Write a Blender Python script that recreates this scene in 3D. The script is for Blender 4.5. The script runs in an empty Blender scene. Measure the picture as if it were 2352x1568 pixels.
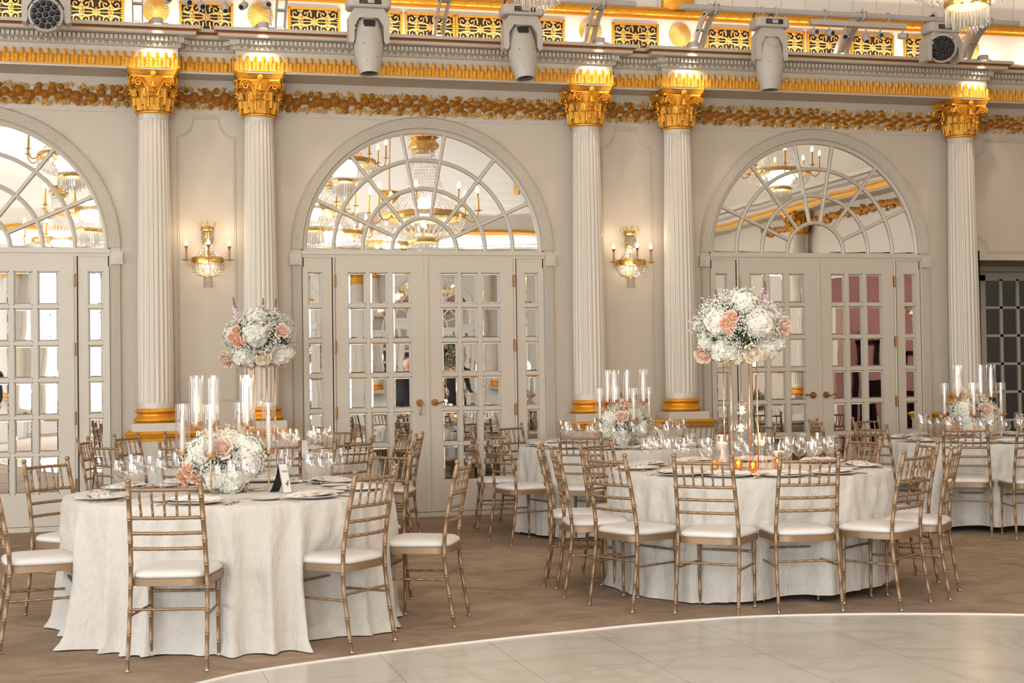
import bpy, math, random
from math import sin, cos, pi, radians, sqrt
from mathutils import Vector, Matrix
random.seed(7)
sc = bpy.context.scene
col = sc.collection
# ------------------------------------------------------------------ camera
CAM = Vector((-2.588, -13.816, 1.41))
yaw, pitch, roll = .2455, .0214, -.0142
Fw = Vector((sin(yaw)*cos(pitch), cos(yaw)*cos(pitch), sin(pitch)))
Rt = Vector((cos(yaw), -sin(yaw), 0)); Up = Rt.cross(Fw)
Rt, Up = cos(roll)*Rt+sin(roll)*Up, -sin(roll)*Rt+cos(roll)*Up
cd = bpy.data.cameras.new('camera'); cam = bpy.data.objects.new('camera', cd); col.objects.link(cam)
m = Matrix((Rt, Up, -Fw)).transposed().to_4x4(); m.translation = CAM
cam.matrix_world = m
cd.sensor_width = 36; cd.lens = 50; cd.clip_end = 200
sc.camera = cam
# ------------------------------------------------------------------ world and exposure
w = bpy.data.worlds.new('world'); sc.world = w; w.use_nodes = True
w.node_tree.nodes['Background'].inputs[0].default_value = (.9, .95, 1, 1)
w.node_tree.nodes['Background'].inputs[1].default_value = .6
vs = sc.view_settings
vs.view_transform = 'Standard'; vs.look = 'None'; vs.gamma = 1; vs.use_curve_mapping = False
vs.exposure = -0.64
cy = sc.cycles
cy.max_bounces = 7; cy.diffuse_bounces = 4; cy.glossy_bounces = 4; cy.transmission_bounces = 4; cy.transparent_max_bounces = 24
cy.sample_clamp_indirect = 4; cy.caustics_reflective = False; cy.caustics_refractive = False
cy.use_denoising = True
def hue(c): return c
def area(name, loc, target, sx, sy, power, color, spread=pi):
    l = bpy.data.lights.new(name, 'AREA'); l.shape = 'RECTANGLE'; l.size = sx; l.size_y = sy
    l.energy = power; l.color = color; l.spread = spread
    o = bpy.data.objects.new(name, l); col.objects.link(o); o.location = loc
    o.rotation_euler = (Vector(target)-Vector(loc)).to_track_quat('-Z', 'Y').to_euler()
    return o
def point(name, loc, power, color, r=.05):
    l = bpy.data.lights.new(name, 'POINT'); l.energy = power; l.color = color; l.shadow_soft_size = r
    o = bpy.data.objects.new(name, l); col.objects.link(o); o.location = loc; return o
def spot(name, loc, target, power, color, ang=60, blend=.6, r=.03):
    l = bpy.data.lights.new(name, 'SPOT'); l.energy = power; l.color = color; l.spot_size = radians(ang); l.spot_blend = blend; l.shadow_soft_size = r
    o = bpy.data.objects.new(name, l); col.objects.link(o); o.location = loc
    o.rotation_euler = (Vector(target)-Vector(loc)).to_track_quat('-Z', 'Y').to_euler(); return o
DAY = (.86, .94, 1.0); WARM = (1.0, .80, .58); CANDLE = (1.0, .62, .3)
YF = -22.0                      # wall behind the camera
XL, XR = -13.0, 9.0
# daylight through the tall windows behind the camera; side wall ones added as fill
for x in (-8.42, -4.21): area('window_daylight', (x, YF+.12, 2.3), (x+2, 0, 1.6), 2.3, 3.4, 950, DAY)
for y in (-5, -11, -17): area('window_daylight', (XL+.12, y, 2.6), (0, y+1, 1.5), 3.2, 3.6, 620, DAY)
# chandeliers' own light
CH = [(-.15, -4.9), (3.0, -4.9), (6.1, -4.9), (-3.6, -4.9), (-.1, -9.6), (1.72, -9.2), (6.1, -10.2), (-3.6, -10.2), (2.2, -15.6), (-4.4, -15.6), (.75, -13.4), (-1.3, -12.8)]
for x, y in CH: point('chandelier_light', (x, y, 4.12), 70 if y > -6 else 215, (1.0, .90, .76) if y > -6 else (1.0, .97, .92), .17)

# ------------------------------------------------------------------ mesh helpers
class MB:
    def __init__(s): s.v = []; s.f = []; s.m = []; s.mi = 0
    def add(s, vs, fs, M=None):
        b = len(s.v)
        if M is not None: vs = [M @ Vector(p) for p in vs]
        s.v += [tuple(p) for p in vs]; s.f += [tuple(b+i for i in f) for f in fs]; s.m += [s.mi]*len(fs)
        return s
    def join(s, o, M=None): return s.add(o.v, o.f, M)
    def box(s, x0, x1, y0, y1, z0, z1, M=None):
        return s.add([(x0,y0,z0),(x1,y0,z0),(x1,y1,z0),(x0,y1,z0),(x0,y0,z1),(x1,y0,z1),(x1,y1,z1),(x0,y1,z1)],
              [(0,3,2,1),(4,5,6,7),(0,1,5,4),(1,2,6,5),(2,3,7,6),(3,0,4,7)], M)
    def tube(s, pts, r, n=8, cap=True, closed=False, flat=1.0, M=None):
        P = [Vector(p) for p in pts]; N = len(P); R = r if isinstance(r, (list, tuple)) else [r]*N
        vs = []; fs = []; up = None
        for i in range(N):
            if closed: t = P[(i+1) % N]-P[i-1]
            else: t = P[min(i+1, N-1)]-P[max(i-1, 0)]
            if t.length < 1e-9: t = Vector((0,0,1))
            t.normalize()
            if up is None:
                a = Vector((0,0,1)) if abs(t.z) < .9 else Vector((0,1,0))
                up = (a-t*a.dot(t)).normalized()
            else:
                up = up-t*up.dot(t)
                up = up.normalized() if up.length > 1e-6 else Vector((1,0,0))
            b = t.cross(up)
            for k in range(n):
                a = 2*pi*k/n; vs.append(P[i]+(up*cos(a)*flat+b*sin(a))*R[i])
        L = N if closed else N-1
        for i in range(L):
            for k in range(n):
                fs.append((i*n+k, i*n+(k+1) % n, ((i+1) % N)*n+(k+1) % n, ((i+1) % N)*n+k))
        if cap and not closed: fs += [tuple(range(n-1, -1, -1)), tuple((N-1)*n+k for k in range(n))]
        return s.add(vs, fs, M)
    def lathe(s, prof, n=16, c=(0,0,0), a0=0, a1=2*pi, M=None, rf=None):
        full = abs(a1-a0-2*pi) < 1e-6; K = n if full else n+1; vs = []; fs = []
        for r, z in prof:
            for k in range(K):
                a = a0+(a1-a0)*k/n; q = r*(rf(a, z) if rf else 1); vs.append((c[0]+q*cos(a), c[1]+q*sin(a), c[2]+z))
        for i in range(len(prof)-1):
            for k in range(n):
                k2 = (k+1) % K; fs.append((i*K+k, i*K+k2, (i+1)*K+k2, (i+1)*K+k))
        return s.add(vs, fs, M)
    def disc(s, r, z, n=16, c=(0,0,0), M=None):
        return s.add([(c[0]+r*cos(2*pi*k/n), c[1]+r*sin(2*pi*k/n), c[2]+z) for k in range(n)], [tuple(range(n))], M)
    def ball(s, c, r, n=8, k=5, sz=1.0, M=None):
        return s.lathe([(max(r*sin(pi*i/k), 1e-5), -r*cos(pi*i/k)*sz) for i in range(k+1)], n, c, M=M)
    def octa(s, c, r, h):
        x, y, z = c
        return s.add([(x+r,y,z),(x,y+r,z),(x-r,y,z),(x,y-r,z),(x,y,z+h),(x,y,z-h)], [(0,1,4),(1,2,4),(2,3,4),(3,0,4),(1,0,5),(2,1,5),(3,2,5),(0,3,5)])
    def sweep(s, path, prof, closed=False):
        """prof (out, z) along a plan path; out is to the right-hand side of travel (towards -y when going +x)"""
        n = len(path); offs = []
        for i in range(n):
            def nrm(a, b):
                d = Vector((b[0]-a[0], b[1]-a[1])); d.normalize(); return Vector((d.y, -d.x))
            if i == 0: q = nrm(path[0], path[1])
            elif i == n-1: q = nrm(path[-2], path[-1])
            else:
                a = nrm(path[i-1], path[i]); b = nrm(path[i], path[i+1]); q = (a+b)/(1+a.dot(b))
            offs.append(q)
        vs = []; fs = []; k = len(prof)
        for (x, y), q in zip(path, offs):
            for o, z in prof: vs.append((x+q.x*o, y+q.y*o, z))
        for i in range(n-1):
            for j in range(k-1): fs.append((i*k+j, i*k+j+1, (i+1)*k+j+1, (i+1)*k+j))
        return s.add(vs, fs)
def obj(name, mb, mat, parent=None, smooth=False, loc=None, auto=None):
    me = bpy.data.meshes.new(name); me.from_pydata(mb.v, [], mb.f)
    mats = mat if isinstance(mat, (list, tuple)) else [mat]
    for q in mats: me.materials.append(q)
    if len(mats) > 1: me.polygons.foreach_set('material_index', mb.m)
    if smooth: me.polygons.foreach_set('use_smooth', [True]*len(me.polygons))
    me.update()
    if smooth and auto: me.set_sharp_from_angle(angle=radians(auto))
    o = bpy.data.objects.new(name, me); col.objects.link(o)
    if parent: o.parent = parent
    if loc: o.location = loc
    return o
def tag(o, label=None, cat=None, group=None, kind=None):
    if label: o['label'] = label
    if cat: o['category'] = cat
    if group: o['group'] = group
    if kind: o['kind'] = kind
    return o
def thing(name, label, cat, loc=(0,0,0), rz=0, group=None, kind=None):
    o = bpy.data.objects.new(name, None); col.objects.link(o); o.location = loc; o.rotation_euler = (0, 0, rz); o.empty_display_size = .1
    return tag(o, label, cat, group, kind)
def struct(name, mb, mat, parent=None, **k):
    o = obj(name, mb, mat, parent, **k)
    if not parent: o['kind'] = 'structure'
    return o
def dup(root, loc=None, rz=None, label=None, group=None, scale=None):
    def cp(o, par):
        c = o.copy(); col.objects.link(c)
        if par: c.parent = par
        for ch in KIDS.get(o, ()): cp(ch, c)
        return c
    r = cp(root, None)
    if loc is not None: r.location = loc
    if rz is not None: r.rotation_euler = (0, 0, rz)
    if label: r['label'] = label
    if group: r['group'] = group
    if scale: r.scale = (scale,)*3
    return r
KIDS = {}
def kids(root):
    def walk(o):
        KIDS[o] = list(o.children)
        for c in KIDS[o]: walk(c)
    walk(root); return root
def bez(p0, p1, p2, p3, n=10):
    p0, p1, p2, p3 = map(Vector, (p0, p1, p2, p3)); out = []
    for i in range(n+1):
        t = i/n; u = 1-t; out.append(p0*u**3+p1*3*u*u*t+p2*3*u*t*t+p3*t**3)
    return out
def place(dirv, pos=(0,0,0), roll=0):
    q = Vector(dirv).to_track_quat('Z', 'Y').to_matrix().to_4x4()
    return Matrix.Translation(pos) @ q @ Matrix.Rotation(roll, 4, 'Z')

# ------------------------------------------------------------------ materials
def mat(name, color, rough=.5, metal=0, bump=None, vary=.04, nscale=6, spec=.5, coat=0, sheen=0, sss=0, stretch=None):
    m = bpy.data.materials.new(name); m.use_nodes = True; nt = m.node_tree; b = nt.nodes['Principled BSDF']
    b.inputs['Roughness'].default_value = rough; b.inputs['Metallic'].default_value = metal; b.inputs['Specular IOR Level'].default_value = spec
    b.inputs['Coat Weight'].default_value = coat
    if sheen: b.inputs['Sheen Weight'].default_value = sheen
    if sss: b.inputs['Subsurface Weight'].default_value = sss; b.inputs['Subsurface Radius'].default_value = (.02, .01, .006)
    tc = nt.nodes.new('ShaderNodeTexCoord'); src = tc.outputs['Object']
    if stretch:
        mp = nt.nodes.new('ShaderNodeMapping'); mp.inputs['Scale'].default_value = stretch; nt.links.new(src, mp.inputs[0]); src = mp.outputs[0]
    nz = nt.nodes.new('ShaderNodeTexNoise'); nz.inputs['Scale'].default_value = nscale; nz.inputs['Detail'].default_value = 3; nt.links.new(src, nz.inputs['Vector'])
    mx = nt.nodes.new('ShaderNodeMix'); mx.data_type = 'RGBA'
    mx.inputs[6].default_value = tuple(c*(1-vary) for c in color)+(1,); mx.inputs[7].default_value = tuple(min(c*(1+vary), 1) for c in color)+(1,)
    nt.links.new(nz.outputs[0], mx.inputs[0]); nt.links.new(mx.outputs[2], b.inputs['Base Color'])
    if bump:
        sc_, st, di = bump; n2 = nt.nodes.new('ShaderNodeTexNoise'); n2.inputs['Scale'].default_value = sc_; n2.inputs['Detail'].default_value = 4
        nt.links.new(src, n2.inputs['Vector']); bp = nt.nodes.new('ShaderNodeBump'); bp.inputs['Strength'].default_value = st; bp.inputs['Distance'].default_value = di
        nt.links.new(n2.outputs[0], bp.inputs['Height']); nt.links.new(bp.outputs[0], b.inputs['Normal'])
    return m
def thin(name, tint=(1,1,1), refl=1.0, body=0.0, ior=1.45, rough=.0):
    m = bpy.data.materials.new(name); m.use_nodes = True; nt = m.node_tree; nt.nodes.clear()
    out = nt.nodes.new('ShaderNodeOutputMaterial'); t = nt.nodes.new('ShaderNodeBsdfTransparent'); g = nt.nodes.new('ShaderNodeBsdfGlossy')
    t.inputs[0].default_value = tint+(1,); g.inputs['Roughness'].default_value = rough; g.inputs[0].default_value = (1,1,1,1)
    fr = nt.nodes.new('ShaderNodeLayerWeight'); fr.inputs[0].default_value = .5
    pw = nt.nodes.new('ShaderNodeMath'); pw.operation = 'POWER'; pw.inputs[1].default_value = 3.2; nt.links.new(fr.outputs['Facing'], pw.inputs[0])
    mu = nt.nodes.new('ShaderNodeMath'); mu.operation = 'MULTIPLY_ADD'; mu.inputs[1].default_value = refl*.80; mu.inputs[2].default_value = body+.05; mu.use_clamp = True
    nt.links.new(pw.outputs[0], mu.inputs[0]); mix = nt.nodes.new('ShaderNodeMixShader')
    nt.links.new(mu.outputs[0], mix.inputs[0]); nt.links.new(t.outputs[0], mix.inputs[1]); nt.links.new(g.outputs[0], mix.inputs[2]); nt.links.new(mix.outputs[0], out.inputs[0])
    return m
def emit(name, color, strength):
    m = bpy.data.materials.new(name); m.use_nodes = True; nt = m.node_tree; nt.nodes.clear()
    out = nt.nodes.new('ShaderNodeOutputMaterial'); e = nt.nodes.new('ShaderNodeEmission'); e.inputs[0].default_value = color+(1,); e.inputs[1].default_value = strength
    nt.links.new(e.outputs[0], out.inputs[0])
    try: m.cycles.emission_sampling = 'NONE'
    except Exception: pass
    return m
M = {}
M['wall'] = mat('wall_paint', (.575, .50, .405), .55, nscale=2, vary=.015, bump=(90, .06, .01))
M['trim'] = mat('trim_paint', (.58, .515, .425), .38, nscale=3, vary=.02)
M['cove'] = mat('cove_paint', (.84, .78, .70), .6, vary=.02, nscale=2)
M['far'] = mat('far_wall_paint', (.86, .85, .82), .6, vary=.02)  # whiter than the near paint, standing in for light on that side
M['shaft'] = mat('column_paint', (.64, .575, .48), .32, vary=.02)
M['gold'] = mat('gold_paint', (.78, .36, .035), .36, .6, vary=.12, nscale=14, bump=(60, .25, .01))
M['gold_leaf'] = mat('gold_leaf', (.76, .37, .045), .4, .5, vary=.18, nscale=40, bump=(70, .8, .012))
M['gold_rose'] = mat('antique_gold', (.52, .23, .04), .42, .5, vary=.22, nscale=25, bump=(90, .4, .008))
M['gold_fol'] = mat('antique_gold_leaves', (.72, .46, .16), .45, .4, vary=.15, nscale=30)
M['gold_light'] = mat('pale_gold', (.80, .52, .17), .4, .5, vary=.1, nscale=20)
M['bronze'] = mat('red_gold_rope', (.46, .15, .03), .5, .3, vary=.3, nscale=90, bump=(160, .8, .006))
M['brass'] = mat('brass', (.66, .42, .14), .28, .9, vary=.1)
M['oldbrass'] = mat('aged_brass', (.32, .17, .07), .38, .8, vary=.15, nscale=40)
M['rosegold'] = mat('polished_rose_gold', (.80, .50, .28), .2, .95, vary=.05)
M['chair'] = mat('champagne_lacquer', (.30, .198, .115), .40, .5, vary=.07, nscale=12)
M['seat'] = mat('white_vinyl', (.70, .66, .625), .42, vary=.02, bump=(40, .08, .01))
M['glide'] = mat('steel_glide', (.5, .5, .5), .25, 1)
M['cloth'] = mat('cream_crinkle_cloth', (.60, .558, .50), .62, vary=.035, nscale=9, bump=(34, .55, .02), sheen=.25, stretch=(1, 1, .55))
M['linen'] = mat('napkin_linen', (.72, .65, .59), .75, vary=.03, bump=(60, .3, .01))
M['china'] = mat('china', (.74, .70, .65), .15, vary=.01)
M['steel'] = mat('cutlery_steel', (.62, .50, .38), .16, 1)
M['wax'] = mat('candle_wax', (.86, .80, .70), .45, vary=.02, sss=.3)
M['white'] = mat('fixture_plastic', (.50, .46, .405), .42, vary=.03, nscale=20)
M['grey'] = mat('pipe_paint', (.47, .43, .39), .45, vary=.06)
M['black'] = mat('black_plastic', (.012, .012, .013), .3, vary=.1)
M['dark'] = mat('dark_void', (.02, .012, .01), .8)
M['hyd'] = mat('hydrangea_petal', (.80, .775, .67), .6, vary=.07, nscale=40)
M['rose'] = mat('peach_rose_petal', (.84, .52, .36), .55, vary=.12, nscale=30)
M['blush'] = mat('blush_rose_petal', (.84, .62, .50), .55, vary=.08, nscale=30)
M['ivory'] = mat('ivory_rose_petal', (.86, .76, .60), .55, vary=.06, nscale=30)
M['pink'] = mat('pink_stock_petal', (.80, .56, .57), .6, vary=.1, nscale=60)
M['gyp'] = mat('babys_breath_white', (.86, .83, .76), .7, vary=.05, nscale=60)
M['leaf'] = mat('green_leaf', (.05, .085, .045), .5, vary=.35, nscale=18)
M['stem'] = mat('green_stem', (.16, .18, .09), .6, vary=.2)
M['suit'] = mat('black_wool_suit', (.012, .012, .016), .75, vary=.2)
M['skin'] = mat('skin', (.62, .38, .27), .5, vary=.05)
M['hair'] = mat('dark_hair', (.03, .018, .012), .45, vary=.3, nscale=60)
M['card'] = mat('card_stock', (.80, .76, .72), .7)
M['ink'] = mat('black_ink', (.02, .02, .03), .6)
M['pinkroom'] = mat('pink_lit_plaster', (.72, .58, .55), .7, vary=.03)
M['glass'] = thin('clear_glass', refl=1.25, body=.015)
M['cyl'] = thin('hurricane_glass', refl=1.1, body=.01)
M['amber'] = thin('amber_glass', tint=(1.0, .70, .32), refl=1.2, body=.06)
M['dimglass'] = thin('dark_glass', tint=(.35, .42, .45), refl=1.4, body=.04)
M['flame'] = emit('candle_flame', (1.0, .62, .24), 14)
M['bulb'] = emit('lamp_bulb', (1.0, .80, .52), 16)
M['puckface'] = emit('puck_lens', (1.0, .92, .78), 2.5)
def mirror():
    m = bpy.data.materials.new('bevelled_mirror'); m.use_nodes = True; nt = m.node_tree; b = nt.nodes['Principled BSDF']
    b.inputs['Base Color'].default_value = (.93, .94, .93, 1); b.inputs['Metallic'].default_value = 1; b.inputs['Roughness'].default_value = .012
    tc = nt.nodes.new('ShaderNodeTexCoord'); n = nt.nodes.new('ShaderNodeTexNoise'); n.inputs['Scale'].default_value = 2.2; n.inputs['Detail'].default_value = 1
    bp = nt.nodes.new('ShaderNodeBump'); bp.inputs['Strength'].default_value = .07; bp.inputs['Distance'].default_value = .01
    nt.links.new(tc.outputs['Object'], n.inputs['Vector']); nt.links.new(n.outputs[0], bp.inputs['Height']); nt.links.new(bp.outputs[0], b.inputs['Normal'])
    return m
M['mirror'] = mirror()
def crystal():
    m = bpy.data.materials.new('cut_crystal'); m.use_nodes = True; nt = m.node_tree; nt.nodes.clear()
    out = nt.nodes.new('ShaderNodeOutputMaterial'); t = nt.nodes.new('ShaderNodeBsdfTransparent'); g = nt.nodes.new('ShaderNodeBsdfGlossy'); d = nt.nodes.new('ShaderNodeBsdfTranslucent')
    g.inputs['Roughness'].default_value = .08; d.inputs[0].default_value = (1, .95, .88, 1)
    lw = nt.nodes.new('ShaderNodeLayerWeight'); lw.inputs[0].default_value = .45
    a = nt.nodes.new('ShaderNodeMixShader'); b = nt.nodes.new('ShaderNodeMixShader'); a.inputs[0].default_value = .45
    nt.links.new(g.outputs[0], a.inputs[1]); nt.links.new(d.outputs[0], a.inputs[2])
    mu = nt.nodes.new('ShaderNodeMath'); mu.operation = 'ADD'; mu.inputs[1].default_value = .38; mu.use_clamp = True
    nt.links.new(lw.outputs['Facing'], mu.inputs[0]); nt.links.new(mu.outputs[0], b.inputs[0]); nt.links.new(t.outputs[0], b.inputs[1]); nt.links.new(a.outputs[0], b.inputs[2]); nt.links.new(b.outputs[0], out.inputs[0])
    return m
M['crystal'] = crystal()
def carpet():
    m = mat('carpet', (.2, .14, .09), .95, vary=0, bump=(420, .5, .004)); nt = m.node_tree; b = nt.nodes['Principled BSDF']
    tc = nt.nodes.new('ShaderNodeTexCoord'); mp = nt.nodes.new('ShaderNodeMapping'); mp.inputs['Scale'].default_value = (1.0, 1.35, 1); mp.inputs['Rotation'].default_value = (0, 0, .5)
    n = nt.nodes.new('ShaderNodeTexNoise'); n.inputs['Scale'].default_value = 1.6; n.inputs['Detail'].default_value = 8; n.inputs['Roughness'].default_value = .66; n.inputs['Distortion'].default_value = 1.6
    r = nt.nodes.new('ShaderNodeValToRGB'); e = r.color_ramp.elements
    e[0].position = .30; e[0].color = (.20, .135, .09, 1); e[1].position = .72; e[1].color = (.42, .30, .20, 1)
    x = r.color_ramp.elements.new(.5); x.color = (.30, .21, .14, 1)
    nt.links.new(tc.outputs['Object'], mp.inputs[0]); nt.links.new(mp.outputs[0], n.inputs['Vector']); nt.links.new(n.outputs[0], r.inputs[0]); nt.links.new(r.outputs[0], b.inputs['Base Color'])
    return m
M['carpet'] = carpet()
def marble():
    m = mat('dance_floor_vinyl', (.6, .5, .4), .22, vary=0); nt = m.node_tree; b = nt.nodes['Principled BSDF']
    tc = nt.nodes.new('ShaderNodeTexCoord'); n = nt.nodes.new('ShaderNodeTexNoise'); n.inputs['Scale'].default_value = 1.1; n.inputs['Detail'].default_value = 6; n.inputs['Distortion'].default_value = 1.6
    r = nt.nodes.new('ShaderNodeValToRGB'); e = r.color_ramp.elements; e[0].position = .40; e[0].color = (.53, .492, .44, 1); e[1].position = .60; e[1].color = (.54, .503, .45, 1)
    x = r.color_ramp.elements.new(.5); x.color = (.47, .435, .37, 1); x = r.color_ramp.elements.new(.465); x.color = (.53, .492, .44, 1)
    nt.links.new(tc.outputs['Object'], n.inputs['Vector']); nt.links.new(n.outputs[0], r.inputs[0])
    mp = nt.nodes.new('ShaderNodeMapping'); mp.inputs['Location'].default_value = (-.081, -.063, 0); mp.inputs['Rotation'].default_value = (0, 0, -.03)
    br = nt.nodes.new('ShaderNodeTexBrick'); br.offset = 0; br.inputs['Scale'].default_value = 1; br.inputs['Brick Width'].default_value = .6; br.inputs['Row Height'].default_value = 1.23
    br.inputs['Mortar Size'].default_value = .0022; br.inputs['Mortar Smooth'].default_value = .3; br.inputs['Color1'].default_value = br.inputs['Color2'].default_value = (1,1,1,1); br.inputs['Mortar'].default_value = (.5, .45, .4, 1)
    nt.links.new(tc.outputs['Object'], mp.inputs[0]); nt.links.new(mp.outputs[0], br.inputs['Vector'])
    mx = nt.nodes.new('ShaderNodeMix'); mx.data_type = 'RGBA'; mx.blend_type = 'MULTIPLY'; mx.inputs[0].default_value = 1
    nt.links.new(r.outputs[0], mx.inputs[6]); nt.links.new(br.outputs[0], mx.inputs[7]); nt.links.new(mx.outputs[2], b.inputs['Base Color'])
    return m
M['marble'] = marble()
# ------------------------------------------------------------------ room shell
P = 4.21; CX = 1.62                      # bay spacing, column offset from a bay's centre
BAYS = (-2, -1, 0, 1)
HS = 2.62; RG = 1.185                    # springline height, fan radius
OP = (6.156, 8.75, 2.56)                 # the opening at the end of the wall: x0, x1, height
mb = MB(); mb.box(XL-.3, XR+3.2, YF-.3, 3.0, -.12, 0); struct('floor', mb, M['carpet'])
def wall_face(mb, x0, x1, holes, zt, sgn=-1, y=0):
    """wall front with arched holes (centres), each 2*RH wide"""
    RH = 1.30; cur = x0
    for c in holes:
        if c-RH > cur: mb.box(cur, c-RH, y, y+.12, 0, zt)
        n = 24
        pts = [(c-RH*cos(pi*i/n), HS+RH*sin(pi*i/n)) for i in range(n+1)]
        for (xa, za), (xb, zb) in zip(pts, pts[1:]):
            mb.add([(xa,y,za),(xb,y,zb),(xb,y,zt),(xa,y,zt),(xa,y+.12,za),(xb,y+.12,zb),(xb,y+.12,zt),(xa,y+.12,zt)],
                   [(0,1,2,3),(5,4,7,6),(0,4,5,1)])
        cur = c+RH
    mb.box(cur, x1, y, y+.12, 0, zt)
WT = 4.8
mb = MB(); holes = [k*P for k in BAYS]
wall_face(mb, XL, OP[0], holes, WT)
mb.box(OP[0], OP[1], 0, .12, OP[2], WT); mb.box(OP[1], XR, 0, .12, 0, WT)
# jambs, head and end of the passage
mb.box(OP[0]-.12, OP[0], 0, 1.5, 0, OP[2]+.1); mb.box(OP[1], OP[1]+.12, 0, 1.5, 0, OP[2]+.1)
mb.box(OP[0]-.12, OP[1]+.12, .12, 1.62, OP[2]+.1, OP[2]+.25)
mb.box(OP[0]-.12, OP[1]+.12, 1.5, 1.62, 0, OP[2]+.1)
struct('wall_back', mb, M['wall'])
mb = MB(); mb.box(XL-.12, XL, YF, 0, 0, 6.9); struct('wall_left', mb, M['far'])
# side wall on the right with a wide opening into a pink lit room
mb = MB(); R0, R1, RZ = -5.4, -9.2, 3.0
mb.box(XR, XR+.12, R0, .12, 0, 6.9); mb.box(XR, XR+.12, YF, R1, 0, 6.9); mb.box(XR, XR+.12, R1, R0, RZ, 6.9)
struct('wall_right', mb, M['wall'])
mb = MB(); mb.box(XR+3, XR+3.1, R1-2, R0+2, 0, 3.6); mb.box(XR+.12, XR+3.1, R0+1.9, R0+2, 0, 3.6); mb.box(XR+.12, XR+3.1, R1-2, R1-1.9, 0, 3.6); mb.box(XR+.12, XR+3.1, R1-2, R0+2, 3.6, 3.7)
struct('wall_right_room', mb, M['pinkroom'])
mb = MB()
for y in (R0-.9, R0-2.2, R0-3.4):
    mb.box(XR+2.94, XR+3, y-.45, y+.45, 0, 2.3)
    mb.box(XR+2.92, XR+3, y-.55, y-.45, 0, 2.4); mb.box(XR+2.92, XR+3, y+.45, y+.55, 0, 2.4)
yb = R1-1.9
for xa, xb, zt in ((9.5, 9.95, 1.5), (10.35, 10.95, 2.0), (11.2, 11.75, 1.7)): mb.box(xa, xa+.09, yb, yb+.08, 0, zt); mb.box(xb-.09, xb, yb, yb+.08, 0, zt); mb.box(xa, xb, yb, yb+.08, zt-.09, zt); mb.box(xa+.3*(xb-xa), xb, yb, yb+.03, 0, zt*.55)
struct('trim_15', mb, M['black'])
point('pink_room_light', (XR+1.7, (R0+R1)/2, 3.0), 150, (1.0, .58, .54), .25)
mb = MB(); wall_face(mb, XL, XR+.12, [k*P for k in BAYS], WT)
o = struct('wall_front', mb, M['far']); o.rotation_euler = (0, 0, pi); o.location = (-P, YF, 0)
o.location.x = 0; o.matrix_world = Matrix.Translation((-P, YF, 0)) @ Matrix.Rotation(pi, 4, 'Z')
# ceiling: cove quarter then flat, with gilt beams
mb = MB(); ZC = 6.9; DC = 3.2
pf = [(-.33-DC*(1-cos(pi/2*i/14)), 5.03+(ZC-5.03)*sin(pi/2*i/14)) for i in range(15)]
n = len(pf)
for j, (ya, za) in enumerate(pf[:-1]):
    yb, zb = pf[j+1]
    mb.add([(XL,ya,za),(XR+.1,ya,za),(XR+.1,yb,zb),(XL,yb,zb)], [(0,1,2,3)])
    mb.add([(XL,YF-ya,za),(XR+.1,YF-ya,za),(XR+.1,YF-yb,zb),(XL,YF-yb,zb)], [(0,3,2,1)])
mb.box(XL, XR+.1, YF+DC+.3, -DC-.3, ZC, ZC+.1)
struct('ceiling', mb, M['cove'])
mb = MB()
for y in (-4.2, -7.6, -11, -14.4, -17.8): mb.box(XL, XR, y-.14, y+.14, ZC-.12, ZC)
for k in range(-3, 3):
    x = k*P+P/2; mb.box(x-.14, x+.14, YF+DC+.4, -DC-.4, ZC-.12, ZC)
    for s in (0, 1):
        q = [((x, YF-a if s else a, z)) for a, z in pf[5:]]
        mb.tube([(p[0], p[1]+(.03 if s else -.03), p[2]-.04) for p in q], .07, 6)
struct('trim_1', mb, M['gold'])
# thin grooves of the boarded cove
mb = MB()
for k in range(60):
    x = 1.0+k*.27
    if x > XR: break
    mb.tube([(x, a-.002, z-.003) for a, z in pf], .0035, 4, cap=False)
struct('trim_2', mb, M['wall'])
# attic wall above the cornice, bead moulding at its top
mb = MB(); mb.box(XL, XR, -.35, -.30, 4.55, 5.04); struct('wall_attic', mb, M['cove'])
mb = MB(); mb.box(XL, XR, YF+.30, YF+.35, 4.55, 5.04); struct('wall_attic_front', mb, M['cove'])
def bead(y, s):
    mb = MB(); mb.tube([(XL, y-s*.03, 4.995), (XR, y-s*.03, 4.995)], .036, 10)
    mb.box(XL, XR, min(y-s*.045, y), max(y-s*.045, y), 5.028, 5.05); mb.box(XL, XR, min(y-s*.03, y), max(y-s*.03, y), 4.942, 4.958)
    if s > 0:
        x = -5.
        while x < XR:
            mb.tube([(x, y-.045, 4.965), (x+.05, y-.072, 4.99), (x+.10, y-.055, 5.02)], [.004, .010, .004], 5); x += .13
    return mb
struct('trim_3', bead(-.35, 1), M['gold'], smooth=True, auto=50); struct('trim_13', bead(YF+.35, -1), M['gold'])

# ------------------------------------------------------------------ entablature
def path_for(x0, x1):
    pts = [(x0, -.40)]
    for k in range(-3, 3):
        m_ = k*P+P/2; a, b = m_-.262, m_+.262
        if a > x0 and b < x1: pts += [(a, -.40), (a, -.27), (b, -.27), (b, -.40)]
    pts = [p for p in pts if p[0] <= 5.9] + [(6.03, -.40), (6.03, -.27), (x1, -.27)]
    return pts
PATH = path_for(XL, XR)
white = [(-.5, 4.234), (.012, 4.234), (.014, 4.252), (0, 4.254), (0, 4.438), (.02, 4.441), (.028, 4.449), (.024, 4.475), (.05, 4.483), (.056, 4.485), (.056, 4.528), (.075, 4.532), (.15, 4.534), (.158, 4.54), (.165, 4.563), (-.5, 4.563)]
cap = [(.10, 4.583), (.20, 4.583), (.205, 4.60), (.20, 4.615), (-.5, 4.615)]
mb = MB(); mb.sweep(PATH, white); mb.sweep(PATH, cap)
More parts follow.
